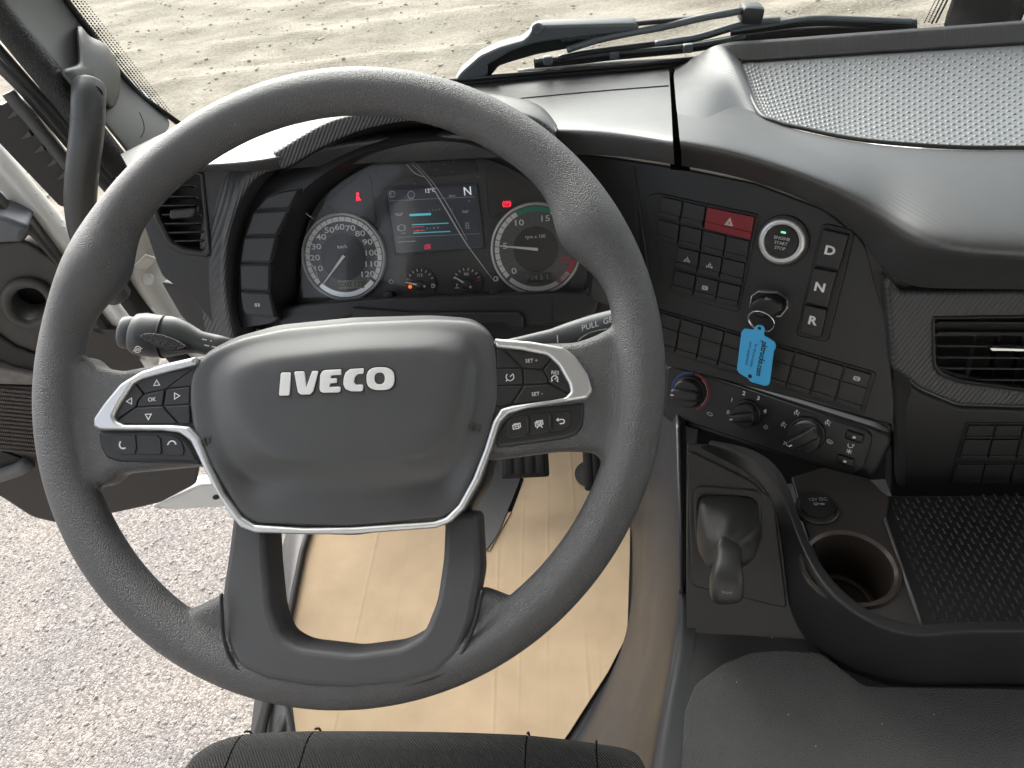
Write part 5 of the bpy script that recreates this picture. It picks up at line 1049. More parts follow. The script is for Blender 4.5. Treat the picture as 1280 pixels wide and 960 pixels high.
# driver's seat: front of the cushion
seat = thing('driver_seat', 'black woven fabric driver seat with stitched panels at the bottom edge', 'seat', (0, -.25, FZ))
M_SEAT = mat('seat_fabric', (.013, .013, .0135), .95, spec=.15, sheen=.15, bump=('carbon', 2200, .9, .0010), var=.1, vscale=60)
SEZ = 1.545
se_top = [(196, 1010), (222, 962), (240, 934), (278, 919), (300, 914), (388, 911), (520, 911), (656, 916), (744, 926), (788, 932), (806, 943), (812, 975), (820, 1020)]
def seat_rows(pts, drop):
    e = [onZ(x, y, SEZ) for x, y in pts]; bk = [p + Vector((0, -.35, -.01)) for p in e]; up_ = [p + Vector((0, -.035, .012)) for p in e]; d1 = [p + Vector((0, .012, -.03)) for p in e]; d2 = [p + Vector((0, .0, -.11)) for p in e]
    return [bk, [a * .5 + b * .5 + Vector((0, 0, .004)) for a, b in zip(bk, up_)], up_, e, d1, d2]
segs = [[(222, 975), (240, 934), (278, 919), (314, 913.5)], [(314, 913.5), (340, 911.5), (388, 911), (387, 911)], [(389, 911), (520, 911.5), (600, 913), (657, 916)], [(659, 916.5), (700, 920), (744, 926)], [(746, 926.5), (788, 932), (806, 943), (813, 985)]]
segs = [[(222, 980), (238, 936), (270, 921), (299, 914.5)], [(301, 914.2), (330, 912), (360, 911), (388, 910.5)], [(390, 910.5), (480, 910.5), (580, 912), (657, 915.5)], [(659, 916), (690, 919), (720, 922.5), (744, 926)], [(746, 926.5), (786, 932), (806, 944), (814, 990)]]
for s_ in segs:
    rws = seat_rows(s_, 0); put('cushion_panel', toward(loft(rws, 2), (0, .5, 2.6)), M_SEAT, seat)
for x, y in ((300, 914), (389, 910.2), (658, 915.6), (745, 926)):
    e = onZ(x, y, SEZ); put('seam', tube_mesh(smooth_poly([tuple(e + Vector((0, .004, -.0105))), tuple(e + Vector((0, .007, -.016))), tuple(e + Vector((0, .009, -.03))), tuple(e + Vector((0, .0, -.1)))], 5, False), .0011, 8), M_BLACK, seat)
put('seat_base', box_mesh(.36, .36, .34, .03, 3), M_BLACK, seat, Matrix.Translation((0, -.36, FZ + .17)))
# sill along the open doorway
sill = thing('door_sill', 'black rubber edged door sill beside the cardboard', 'door sill', (-.35, .2, FZ))
put('sill_plate', toward(loft([[onZ(x, y, FZ + .006) for x, y in [(392, 650), (380, 690), (362, 790), (350, 850), (366, 900), (380, 990)]], [onZ(x, y, FZ + .010) for x, y in [(376, 650), (364, 690), (346, 790), (334, 850), (330, 900), (326, 990)]], [onZ(x, y, FZ - .03) for x, y in [(362, 650), (350, 690), (332, 790), (322, 850), (314, 900), (306, 990)]]], 2, .004)), mat('sill_grey', (.05, .05, .052), .45, var=.2, vscale=30), sill)
put('sill_seal', tube_mesh([onZ(x, y, FZ + .012) for x, y in [(390, 650), (378, 690), (358, 790), (342, 850), (330, 905), (318, 990)]], .006, 10), M_RUBBER, sill)
put('sill_riser', toward(loft([[onZ(x, y, FZ - .02) for x, y in [(372, 650), (360, 690), (342, 790), (330, 850), (322, 900), (314, 990)]], [onZ(x, y, FZ - .02) + Vector((.02, 0, -.35)) for x, y in [(372, 650), (360, 690), (342, 790), (330, 850), (322, 900), (314, 990)]]], 1), (-2, 0, 1)), M_BLACK, sill)
put('drain_hole', lathe_mesh([(.012, 0), (.010, .001), (0, .001)], 20), M_BLACK, sill, Matrix.Translation(onZ(350, 908, FZ + .013)) @ Matrix.Diagonal((.6, 1.6, 1, 1)))

# ================================================================== LEFT PILLAR, DOORWAY, DOOR
WSr = .20                                            # rake of the windscreen
def onW(px, py, off=0.0):
    n = Vector((0, -1, -WSr)).normalized(); o = Vector((0, .66, 1.86)) + n * (-off); d = ray(px, py); return CAM + d * ((o - CAM).dot(n) / d.dot(n))
pil = thing('windscreen_pillar', 'grey plastic windscreen pillar trim with a moulded grab handle bracket', 'pillar trim', (-.45, .55, 1.85))
M_PIL = mat('pillar_plastic', (.062, .064, .065), .48, bump=('fine', 1200, .15, .0004))
pr = [onW(40, -60), onW(83, 0), onW(117, 48), onW(150, 91), onW(175, 119), onW(224, 154)]
pl_ = [onY(-50, -60, .50), onY(0, 4, .50), onY(38, 45, .50), onY(75, 88, .50), onY(115, 137, .50), onY(160, 193, .50)]
pm = [(a * .5 + b * .5) + Vector((.004, -.012, .0)) for a, b in zip(pr, pl_)]
pb2 = [p + Vector((-.02, .03, 0)) for p in pl_]
put('pillar_trim', toward(loft([pr, pm, pl_, pb2], 3, crease_rows={2: .4})), M_PIL, pil)
put('trim_step', tube_mesh(smooth_poly([tuple(onY(x, y, .50 - .004)) for x, y in [(174, 140), (179, 152), (180, 163), (176, 172)]], 5, False), .0007, 8), M_PIL, pil)
def ph_(x, y, h=0.0): return onY(x * .3125, y * .3125, .49 - h)
br_px = [(240, 285), (300, 262), (312, 230), (306, 120), (316, 104), (332, 112), (360, 145), (420, 175), (465, 245), (482, 300), (474, 390), (450, 432), (420, 420), (405, 372), (340, 352), (300, 372), (280, 340)]
BF_ = Frame(onY(115, 90, .49), (1, 0, 0), (0, .25, 1))
def on_pil(x, y, h=0.0):
    """a point on the pillar trim seen at (x, y), lifted h towards the driver"""
    xl = 160 + (y - 193) * .845; xr = 224 + (y - 154) * .90; t = max(0, min(1, (x - xl) / max(1, xr - xl)))
    return onY(x, y, .500 + .13 * t - h)
br_o = smooth_poly([(x * .3125, y * .3125) for x, y in br_px], 3)
cbx = sum(p[0] for p in br_o) / len(br_o); cby = sum(p[1] for p in br_o) / len(br_o)
def insb(k): return [(cbx + (x - cbx) * k, cby + (y - cby) * k) for x, y in br_o]
put('handle_bracket', toward(rings_mesh([[on_pil(*p, -.012) for p in insb(1.0)], [on_pil(*p, .010) for p in insb(.99)], [on_pil(*p, .020) for p in insb(.93)], [on_pil(*p, .026) for p in insb(.80)], [on_pil(*p, .028) for p in insb(.5)]], True)), M_PIL, pil)
put('handle_socket', toward(rings_mesh([[onY((355 + 58 * math.cos(a)) * .3125, (380 + 42 * math.sin(a)) * .3125, .478) for a in [2 * PI * i / 32 for i in range(32)]]], True)), M_BLACK, pil)
gh_p = [onY(x * .3125, y * .3125, yy) for x, y, yy in [(356, 350, .492), (354, 400, .475), (351, 480, .462), (344, 560, .452), (334, 640, .446), (326, 720, .442), (322, 800, .440), (326, 870, .440), (340, 940, .442), (372, 1020, .448), (420, 1110, .456), (470, 1180, .465)]]
gh = put('grab_handle', tube_mesh(smooth_poly([tuple(p) for p in gh_p], 5, False), .0185, 24), mat('handle_rubber', (.050, .052, .053), .42, bump=('fine', 1500, .12, .0003)), pil)
put('grip_ring', tube_mesh([gh_p[2] + (gh_p[3] - gh_p[2]) * .0, gh_p[2] + (gh_p[3] - gh_p[2]) * .06], .0190, 24), M_PIL, gh)
seal = tube_mesh(smooth_poly([tuple(onY(x, y, .495)) for x, y in [(-40, -40), (-8, 10), (30, 58), (64, 100), (100, 146), (140, 197), (153, 214)]], 4, False), .0165, 18, flat=1.0)
put('door_seal', seal, mat('seal_rubber', (.014, .014, .014), .62, bump=('grain', 420, 1.0, .0012)), pil)
put('seal_lip', tube_mesh(smooth_poly([tuple(onY(x, y, .500)) for x, y in [(-45, 10), (-4, 58), (40, 108), (80, 152), (110, 188), (150, 236)]], 4, False), .0055, 10), M_RUBBER, pil)
put('door_channel', tube_mesh(smooth_poly([tuple(onY(x, y, .505)) for x, y in [(-60, 20), (-10, 72), (30, 112), (70, 158), (100, 194), (140, 240)]], 4, False), .0080, 10), mat('channel_grey', (.06, .06, .062), .4), pil)
# painted doorway of the cab
body = thing('cab_doorway', 'off-white painted cab door frame with bolt and torn tape beside the dash', 'door frame', (-.5, .5, 1.4))
bx_ = [(172, 268), (176, 300), (172, 330), (186, 362), (205, 392), (236, 424), (290, 462), (330, 500)]
by_ = [(196, 270), (206, 300), (206, 345), (236, 382), (262, 412), (290, 440), (330, 470), (380, 510)]
bz_ = [(150, 300), (150, 330), (158, 360), (176, 392), (196, 416), (222, 444), (270, 480), (310, 520)]
put('painted_flange', toward(loft([[onY(x, y, .56 + .0) for x, y in by_], [onY(x, y, .50) for x, y in bx_], [onY(x, y, .515) for x, y in bz_]], 2, .004)), mat('grey_white_paint', (.52, .52, .49), .35, coat=.3, var=.04, vscale=14), body)
put('bolt', lathe_mesh([(.0085, 0), (.0085, .003), (.006, .005), (0, .0055)], 24), MATS['grey_white_paint'], body, Matrix.Translation(onY(186, 349, .496)) @ Matrix.Rotation(rad(60), 4, 'X'))
put('striker_plate', box_mesh(.03, .004, .018, .0015), MATS['grey_white_paint'], body, Matrix.Translation(onY(182, 328, .497)) @ Matrix.Rotation(rad(-35), 4, 'Y') @ Matrix.Rotation(rad(30), 4, 'X'))
tape = []
for k in range(9):
    p = onY(188 + k * 4 + random.uniform(-2, 2), 382 + k * 5.5 + random.uniform(-3, 3), .493 - random.uniform(0, .004)); tape.append(tuple(p))
put('torn_tape', toward(loft([tape, [tuple(Vector(p) + Vector((random.uniform(.003, .012), random.uniform(-.004, .004), random.uniform(-.012, -.004)))) for p in tape]], 1)), mat('tape_white', (.7, .7, .7), .25), body)
put('doorway_seal', tube_mesh(smooth_poly([tuple(onY(x, y, .50)) for x, y in [(96, 262), (120, 310), (150, 355), (172, 386), (196, 416), (240, 466), (290, 520)]], 5, False), .0150, 14), M_RUBBER, body)
# outer skin, roof, rear wall and right side of the cab, with its window openings
shell = thing('cab_shell', 'white cab roof, rear wall and sides enclosing the driver', 'cab body', (.6, -.3, 1.2))
M_HEAD = mat('headliner', (.48, .47, .45), .9)
put('roof', box_mesh(2.30, 1.75, .04, .01), M_HEAD, shell, Matrix.Translation((.62, -.42, 2.86)))
put('rear_wall', box_mesh(2.30, .04, 1.75, .01), M_HEAD, shell, Matrix.Translation((.62, -1.30, 2.0)))
put('right_door_skin', box_mesh(.05, 1.85, .85, .01), M_HEAD, shell, Matrix.Translation((1.76, -.38, 1.55)))
put('right_rear_post', box_mesh(.05, .30, .95, .01), M_HEAD, shell, Matrix.Translation((1.76, -1.14, 2.42)))
put('left_rear_post', box_mesh(.05, .30, 1.75, .01), M_HEAD, shell, Matrix.Translation((-.52, -1.14, 2.0)))
put('front_panel', box_mesh(2.30, .04, .95, .01), M_PAINT, shell, Matrix.Translation((.62, .84, 1.16)))
# open door: swung out, seen along its inner trim
door = thing('driver_door', 'open driver door with dark trim, oval pull recess, speaker grille and white edge', 'door', (-.56, .50, 1.1))
DF = Frame(onY(60, 420, .46), (.94, .34, 0), (0, 0, 1))
def dz(pts): return [(x * .3125, 200 + y * .3125) for x, y in pts]
M_DOOR = mat('door_plastic', (.046, .043, .041), .50, bump=('fine', 1200, .2, .0004))
pan = [(-140, 300), (0, 304), (30, 300), (75, 330), (112, 378), (150, 425), (190, 470), (220, 520), (252, 575), (246, 606), (200, 630), (150, 641), (75, 656), (40, 648), (0, 622), (-140, 560)]
fput(DF, 'trim_panel', plate([fpoly(DF, pan, 0, .01), [DF.px(*p) for p in dz([(118 + 42 * math.cos(a) + 34 * math.cos(a) - 22 * math.sin(a), 572 + 36 * math.sin(a) + 26 * math.cos(a) + 30 * math.sin(a)) for a in [2 * PI * i / 40 for i in range(40)]])]], .05, .006, 3), M_DOOR, door, 0)
fput(DF, 'upper_trim', plate([fpoly(DF, dz([(-200, 300), (0, 330), (90, 330), (115, 300), (240, 440), (270, 560), (330, 680), (470, 690), (560, 820), (440, 700), (360, 600), (250, 420), (120, 250), (60, 235), (0, 170), (-200, 0)]), .01, .004)], .03, .005), M_DOOR, door, .012)
fput(DF, 'armrest_cap', plate([fpoly(DF, dz([(-200, 225), (0, 220), (55, 240), (70, 246), (118, 262), (90, 326), (0, 332), (-200, 340)]), .03, .006)], .06, .008, 3), mat('door_cap', (.11, .125, .14), .45, var=.06, vscale=30), door, .034)
rim_pts = [(118 + 50 * math.cos(a) + 40 * math.cos(a) - 26 * math.sin(a), 572 + 42 * math.sin(a) + 31 * math.cos(a) + 36 * math.sin(a)) for a in [2 * PI * i / 40 for i in range(40)]]
put('pull_recess_rim', tube_mesh([DF.pw(*dz([p])[0], .003) for p in rim_pts], .008, 10, closed=True), M_DOOR, door)
fput(DF, 'pull_recess', plate([fpoly(DF, dz([(20, 460), (260, 460), (260, 680), (20, 680)]), -.05)], .004), M_BLACK, door, -.055)
fput(DF, 'dark_band', plate([fpoly(DF, dz([(-200, 560), (0, 700), (60, 745), (160, 780), (170, 880), (60, 830), (0, 800), (-200, 700)]), .004, .01)], .02, .004), M_BLACK, door, .006)
fput(DF, 'map_ledge', plate([fpoly(DF, [(-120, 440), (0, 459), (52, 470), (60, 482), (-120, 476)], .014, .003)], .03, .004), mat('ledge_grey', (.16, .15, .14), .6, var=.2, vscale=60), door, .016)
gr_ = [(-120, 478), (0, 482), (60, 484), (64, 560), (40, 572), (0, 555), (-120, 520)]
sg = fput(DF, 'speaker_grille', plate([fpoly(DF, gr_, .010, .004)], .012, .002), mat('grille_dark', (.03, .028, .027), .6), door, .011)
dv = []; df = []
for i in range(16):
    for j in range(26):
        p = DF.px(-6 + j * 2.6 + (i % 2) * 1.3, 486 + i * 5 + j * .25, .012)
        if not (-2 < -6 + j * 2.6 < 62): continue
        b = len(dv)
        for dx, dy in ((-.0016, -.0028), (.0010, -.0028), (.0022, .0028), (-.0004, .0028)): dv.append((p[0] + dx, p[1] + dy, .0122))
        for dx, dy in ((-.0012, -.0020), (.0008, -.0020), (.0017, .0020), (-.0002, .0020)): dv.append((p[0] + dx, p[1] + dy, .0142))
        df += [(b + 4, b + 5, b + 6, b + 7), (b, b + 1, b + 5, b + 4), (b + 1, b + 2, b + 6, b + 5), (b + 2, b + 3, b + 7, b + 6), (b + 3, b, b + 4, b + 7)]
gs = put('grille_bars', mesh_from(dv, df, False), mat('grille_brown', (.085, .075, .068), .55), sg, DF.mat); gs['kind'] = 'stuff'
fput(DF, 'pocket_mouth', plate([fpoly(DF, [(-100, 545), (0, 563), (30, 574), (32, 580), (0, 590), (-100, 592)], .004, .004)], .01, .002), M_BLACK, door, .0045)
put('pocket_lip', tube_mesh([DF.pw(x, y, .008) for x, y in [(-100, 596), (-30, 598), (0, 594), (24, 586), (36, 578)]], .012, 12), mat('pocket_grey', (.13, .13, .13), .5), door)
# white painted edges and ribbed strip of the door
e1 = [(-60, 110), (0, 178), (40, 225), (78, 270), (110, 310), (140, 352), (165, 388), (185, 418), (204, 444)]
e2 = [(-60, 170), (0, 246), (30, 275), (72, 322), (98, 356), (124, 392), (146, 420), (166, 450), (186, 478)]
put('painted_edge', toward(loft([[onY(x, y, .52) for x, y in e1], [onY((a[0] + b[0]) / 2, (a[1] + b[1]) / 2, .490) for a, b in zip(e1, e2)], [onY(x, y, .50) for x, y in e2]], 2, .004)), M_PAINT, door)
dots = []
for k in range(34):
    t = random.random(); x = 42 + t * 50 + random.uniform(-5, 5); y = 245 + t * 58 + random.uniform(-8, 8)
    dots.append((x, y))
for x, y in dots[:30]: put('sealant_dot', lathe_mesh([(.0016, 0), (.0012, .0008), (0, .001)], 8), M_BADGE, door, Matrix.Translation(onY(x, y, .5085)) @ Matrix.Rotation(rad(60), 4, 'X'))
def rz(pts): return [(x * .171875, 100 + y * .171875) for x, y in pts]
RF = Frame(onY(50, 190, .485), (.94, .34, 0), (0, .1, 1))
rs = fput(RF, 'ribbed_strip', plate([fpoly(RF, rz([(-300, -100), (0, 190), (100, 130), (150, 150), (240, 240), (480, 560), (560, 760), (480, 930), (430, 920), (0, 470), (-300, 160)]), 0, .004)], .02, .003), M_BLACK, door, 0)
for x, y in ((105, 250), (205, 400), (300, 500), (390, 600), (460, 695)):
    fput(RF, 'rib', plate([[RF.px(*p, .006) for p in rz([(x - 48, y + 28), (x + 10, y - 40), (x + 34, y + 8)])]], .012, .001), M_PIL, rs, .010)
put('edge_tube', tube_mesh(smooth_poly([tuple(RF.pw(*p, .012)) for p in rz([(60, 90), (130, 180), (215, 275), (300, 380), (390, 490), (500, 630)])], 5, False), .0080, 12), M_PIL, rs)
put('tube_collar', tube_mesh([RF.pw(*p, .013) for p in rz([(208, 296), (236, 300), (246, 262)])], .0040, 8), mat('collar_grey', (.25, .25, .25), .4), rs)
fput(DF, 'lower_edge', plate([fpoly(DF, [(190, 634), (250, 607), (288, 604), (300, 618), (282, 634), (215, 638)], -.02, .003)], .03, .004), M_PAINT, door, -.02)
put('edge_hole', lathe_mesh([(.006, 0), (.006, .001), (0, .001)], 16), M_BLACK, door, DF.mat @ Matrix.Translation((*DF.px(270, 622, -.018), -.0195)))
# door glass, wound down behind the ribbed strip: a pale strip of light catches its edge

# ================================================================== WINDSCREEN, WIPERS, CAMERA
ws = thing('windscreen', 'clear windscreen edged with a dotted black band', 'windscreen', (.6, .66, 1.86))
M_GLASS = bpy.data.materials.new('window_glass'); M_GLASS.use_nodes = True; t_ = M_GLASS.node_tree; t_.nodes.clear()
ou = t_.nodes.new('ShaderNodeOutputMaterial'); mx = t_.nodes.new('ShaderNodeMixShader'); tr_ = t_.nodes.new('ShaderNodeBsdfTransparent'); gl = t_.nodes.new('ShaderNodeBsdfGlossy'); fz = t_.nodes.new('ShaderNodeFresnel')
tr_.inputs['Color'].default_value = (.93, .95, .94, 1); gl.inputs['Roughness'].default_value = .0; fz.inputs['IOR'].default_value = 1.25
df_ = t_.nodes.new('ShaderNodeBsdfDiffuse'); df_.inputs['Color'].default_value = (.8, .78, .74, 1); mx2 = t_.nodes.new('ShaderNodeMixShader'); ns = t_.nodes.new('ShaderNodeTexNoise'); ns.inputs['Scale'].default_value = 5; ns.inputs['Detail'].default_value = 7; mr = t_.nodes.new('ShaderNodeMapRange')
mr.inputs[1].default_value = .35; mr.inputs[2].default_value = .8; mr.inputs[3].default_value = .010; mr.inputs[4].default_value = .06; gp_ = t_.nodes.new('ShaderNodeNewGeometry'); t_.links.new(gp_.outputs['Position'], ns.inputs['Vector']); t_.links.new(ns.outputs['Fac'], mr.inputs[0])   # pale haze painted into the glass, for reflection as well as dust
t_.links.new(fz.outputs[0], mx.inputs[0]); t_.links.new(tr_.outputs[0], mx.inputs[1]); t_.links.new(gl.outputs[0], mx.inputs[2]); t_.links.new(mr.outputs[0], mx2.inputs[0]); t_.links.new(mx.outputs[0], mx2.inputs[1]); t_.links.new(df_.outputs[0], mx2.inputs[2]); t_.links.new(mx2.outputs[0], ou.inputs[0])
WF2 = Frame(Vector((0, .66, 1.86)), (1, 0, 0), (0, -WSr, 1))
gp = [WF2.px(*p) for p in [(226, 156), (150, 91), (83, 0), (30, -75)]]
put('glass', plate([[(gp[0][0], -.02), gp[1], gp[2], (-.54, .98), (1.78, .98), (1.70, -.02)]], .004), M_GLASS, ws, WF2.mat)
put('header_rail', box_mesh(2.3, .06, .06, .01), M_HEAD, ws, Matrix.Translation(WF2.w(.62, 1.0, 0)))
put('edge_bond', tube_mesh([onW(x, y, -.004) for x, y in [(30, -75), (83, 0), (150, 91), (176, 120), (226, 156)]], .0042, 8), M_BLACK, ws)
dv = []; df = []
def frit(p0, p1, wdt, n, m, sgn):
    a = Vector(WF2.px(*p0)); b = Vector(WF2.px(*p1)); d = (b - a).normalized(); q = Vector((-d.y, d.x)) * sgn
    for i in range(n):
        for j in range(m):
            c = a.lerp(b, (i + .5 * (j % 2)) / n) + q * wdt * (j + .6) / m; s = .0017 * (1 - .5 * j / m); b0 = len(dv)
            for k in range(6): an = 2 * PI * k / 6; dv.append((c.x + s * math.cos(an), c.y + s * math.sin(an), .0004))
            df.append(tuple(range(b0, b0 + 6)))
frit((60, -30), (200, 146), .022, 62, 5, 1)
ff = put('dotted_band', mesh_from(dv, df, False), M_BLACK, ws, WF2.mat); ff['kind'] = 'stuff'
# camera pod low in the middle of the windscreen, with its own dotted patch
pod = thing('windscreen_camera', 'black camera housing at the foot of the windscreen behind the dash tray', 'camera', onW(1230, 22, .03))
put('housing', toward(loft([[onW(1186, 40, .01), onW(1176, 36, .01), onW(1190, 0, .01), onW(1202, -40, .01)], [onW(1204, 40, .05), onW(1196, 36, .05), onW(1208, 0, .05), onW(1218, -40, .05)], [onW(1266, 40, .05), onW(1268, 30, .05), onW(1280, 0, .05), onW(1292, -40, .05)], [onW(1272, 40, .01), onW(1275, 30, .01), onW(1287, 0, .01), onW(1299, -40, .01)]], 1, .004, ang=25)), M_DARK, pod)
put('housing_cover', toward(loft([[onW(1204, 40, .053), onW(1203, 30, .053), onW(1213, 0, .053), onW(1223, -40, .053)], [onW(1262, 40, .056), onW(1264, 28, .056), onW(1276, 0, .056), onW(1288, -40, .056)]], 1, .004)), M_BLACK, pod)
dv = []; df = []
frit((1190, -6), (1172, 30), .020, 14, 4, -1)
pf = put('dotted_patch', mesh_from(dv, df, False), M_BLACK, ws, WF2.mat); pf['kind'] = 'stuff'
# wipers parked along the foot of the screen
def wz(pts): return [(560 + x * .265625, y * .265625) for x, y in pts]
M_WIP = mat('wiper_black', (.020, .022, .024), .38)
M_WIPG = mat('wiper_grey', (.11, .125, .135), .36)
WYO = .045
def wp(x, y, o=WYO): return onW(*wz([(x, y)])[0], -o)
wip = thing('wiper', 'black windscreen wiper with sprung arm and long blade, in front of the driver', 'wiper', wp(60, 380), 'parked windscreen wipers')
WPF = Frame(wp(400, 200), (1, 0, 0), (0, -WSr, 1))
def wpl(pts, o=0.0): return [WPF.px(*p) for p in wz(pts)]
arm = fput(WPF, 'arm', plate([round_poly(wpl([(30, 380), (60, 335), (150, 255), (240, 215), (350, 185), (380, 160), (395, 130), (430, 112), (880, 100), (900, 115), (890, 135), (760, 150), (560, 172), (400, 195), (290, 235), (180, 300), (190, 330), (175, 365), (200, 380)]), .004, 3)], .018, .003), M_WIPG, wip, .006)
fput(WPF, 'arm_web', plate([round_poly(wpl([(60, 380), (170, 262), (300, 230), (400, 190), (560, 170), (900, 120), (880, 150), (700, 190), (560, 240), (420, 265), (300, 300), (240, 320), (200, 368), (180, 380)]), .003, 2)], .010, .002), M_WIP, wip, -.004)
put('pivot_cap', lathe_mesh([(.0075, 0), (.0075, .002), (.005, .004), (0, .0042)], 24), M_WIPG, wip, Matrix.Translation(WPF.pw(*wz([(422, 133)])[0], .006)) @ WPF.mat.to_3x3().to_4x4())
sp_ = []
for k in range(120): 
    t = k / 119; c = WPF.pw(*wz([(530 + 195 * t, 182 - 22 * t)])[0], -.002); a = k * 2 * PI / 6; sp_.append(tuple(c + WPF.v * .0034 * math.sin(a) + WPF.n * .0034 * math.cos(a)))
put('spring', tube_mesh(sp_, .0011, 5), M_WIPG, wip)
put('spring_hook', tube_mesh([WPF.pw(*wz([p])[0], .0) for p in [(725, 158), (740, 150), (760, 152), (785, 150)]], .0014, 6), M_WIPG, wip)
put('hose', tube_mesh(smooth_poly([tuple(WPF.pw(*wz([p])[0], .004)) for p in [(560, 235), (700, 190), (860, 155), (1000, 130), (1150, 95), (1280, 68), (1380, 50)]], 5, False), .0042, 10), M_WIPG, wip)
put('rod', tube_mesh(smooth_poly([tuple(WPF.pw(*wz([p])[0], -.002)) for p in [(860, 112), (1040, 96), (1200, 84), (1290, 72), (1390, 52), (1420, 48)]], 5, False), .0052, 10, flat=.6), M_WIP, wip)
cn = put('blade_connector', box_mesh(.026, .030, .02, .004, 2), M_WIP, wip, Matrix.Translation(WPF.pw(*wz([(1425, 62)])[0])) @ Matrix.Rotation(.15, 4, 'Y'))
def stick(name, pts, r, m, th, fl=1.0, o=0.0):
    return put(name, tube_mesh(smooth_poly([tuple(onW(*p, -(WYO + o))) for p in wz(pts)], 4, False), r, 8, flat=fl), m, th)
stick('blade_frame', [(520, 275), (620, 252), (760, 232), (980, 205), (1180, 178), (1400, 118), (1700, 100), (2200, 108)], .0052, M_WIP, wip, .8, -.004)
stick('blade_rubber', [(405, 298), (560, 285), (800, 258), (1130, 225), (1400, 180), (1700, 150), (2200, 140)], .0046, M_RUBBER, wip, 1.4, -.018)
stick('blade_rail', [(410, 285), (560, 272), (800, 246), (1130, 216), (1400, 170)], .0026, M_WIPG, wip, 1, -.008)
for x, y in ((470, 282), (783, 254), (1128, 226)): put('blade_claw', box_mesh(.012, .012, .010, .002), M_WIPG, wip, Matrix.Translation(wp(x, y, WYO - .004)))
stick('bridge', [(975, 205), (1060, 190), (1180, 170), (1400, 108), (1560, 92)], .0048, M_WIPG, wip, .7, .006)
wip2 = thing('wiper', 'black blade of the second wiper lying behind the raised tray housing', 'wiper', wp(1600, 120), 'parked windscreen wipers')
stick('blade_frame', [(1330, 142), (1480, 120), (1700, 86), (1900, 88), (2180, 100)], .0040, M_WIPG, wip2, .8, .004)
stick('blade_rubber', [(1330, 152), (1480, 134), (1700, 108), (1900, 108), (2180, 114)], .0036, M_RUBBER, wip2, 1.2, -.01)
for k in range(8): put('slot', box_mesh(.014, .006, .004, .001), M_BLACK, wip2, Matrix.Translation(wp(1380 + k * 70, 130 - k * 5.5, WYO - .004)))
cowl = thing('cowl_strip', 'grey plastic strip at the foot of the windscreen below the wipers', 'trim strip', wp(800, 300))
put('strip', tube_mesh(smooth_poly([tuple(wp(x, y, .02)) for x, y in [(330, 345), (560, 322), (800, 304), (1150, 285)]], 4, False), .0052, 10), mat('cowl_grey', (.16, .16, .15), .5), cowl)
put('strip_clip', box_mesh(.03, .008, .008, .002), MATS['cowl_grey'], cowl, Matrix.Translation(wp(820, 299, .014)))

# ================================================================== GROUND
def ground_mat():
    m = bpy.data.materials.new('pale_dirt'); m.use_nodes = True; t = m.node_tree; b = t.nodes['Principled BSDF']; b.inputs['Roughness'].default_value = .92; b.inputs['Specular IOR Level'].default_value = .2
    g = t.nodes.new('ShaderNodeNewGeometry').outputs['Position']
    n1 = t.nodes.new('ShaderNodeTexNoise'); n1.inputs['Scale'].default_value = 1.3; n1.inputs['Detail'].default_value = 8; n1.inputs['Roughness'].default_value = .65
    mp = t.nodes.new('ShaderNodeMapping'); mp.inputs['Scale'].default_value = (.8, 1.5, 1); mp.inputs['Rotation'].default_value = (0, 0, -.12); t.links.new(g, mp.inputs['Vector']); t.links.new(mp.outputs[0], n1.inputs['Vector'])
    n2 = t.nodes.new('ShaderNodeTexNoise'); n2.inputs['Scale'].default_value = 34; n2.inputs['Detail'].default_value = 6; t.links.new(g, n2.inputs['Vector'])
    mx = t.nodes.new('ShaderNodeMath'); mx.operation = 'MULTIPLY_ADD'; mx.inputs[1].default_value = .45; t.links.new(n2.outputs['Fac'], mx.inputs[0]); t.links.new(n1.outputs['Fac'], mx.inputs[2])
    cr = t.nodes.new('ShaderNodeValToRGB'); e = cr.color_ramp.elements; e[0].position = .50; e[0].color = (.15, .126, .094, 1); e[1].position = .86; e[1].color = (.34, .305, .25, 1)
    x = e.new(.68); x.color = (.235, .207, .164, 1)
    t.links.new(mx.outputs[0], cr.inputs[0]); t.links.new(cr.outputs[0], b.inputs['Base Color'])
    bp = t.nodes.new('ShaderNodeBump'); bp.inputs['Strength'].default_value = .6; bp.inputs['Distance'].default_value = .02; t.links.new(n2.outputs['Fac'], bp.inputs['Height']); t.links.new(bp.outputs[0], b.inputs['Normal'])
    return m
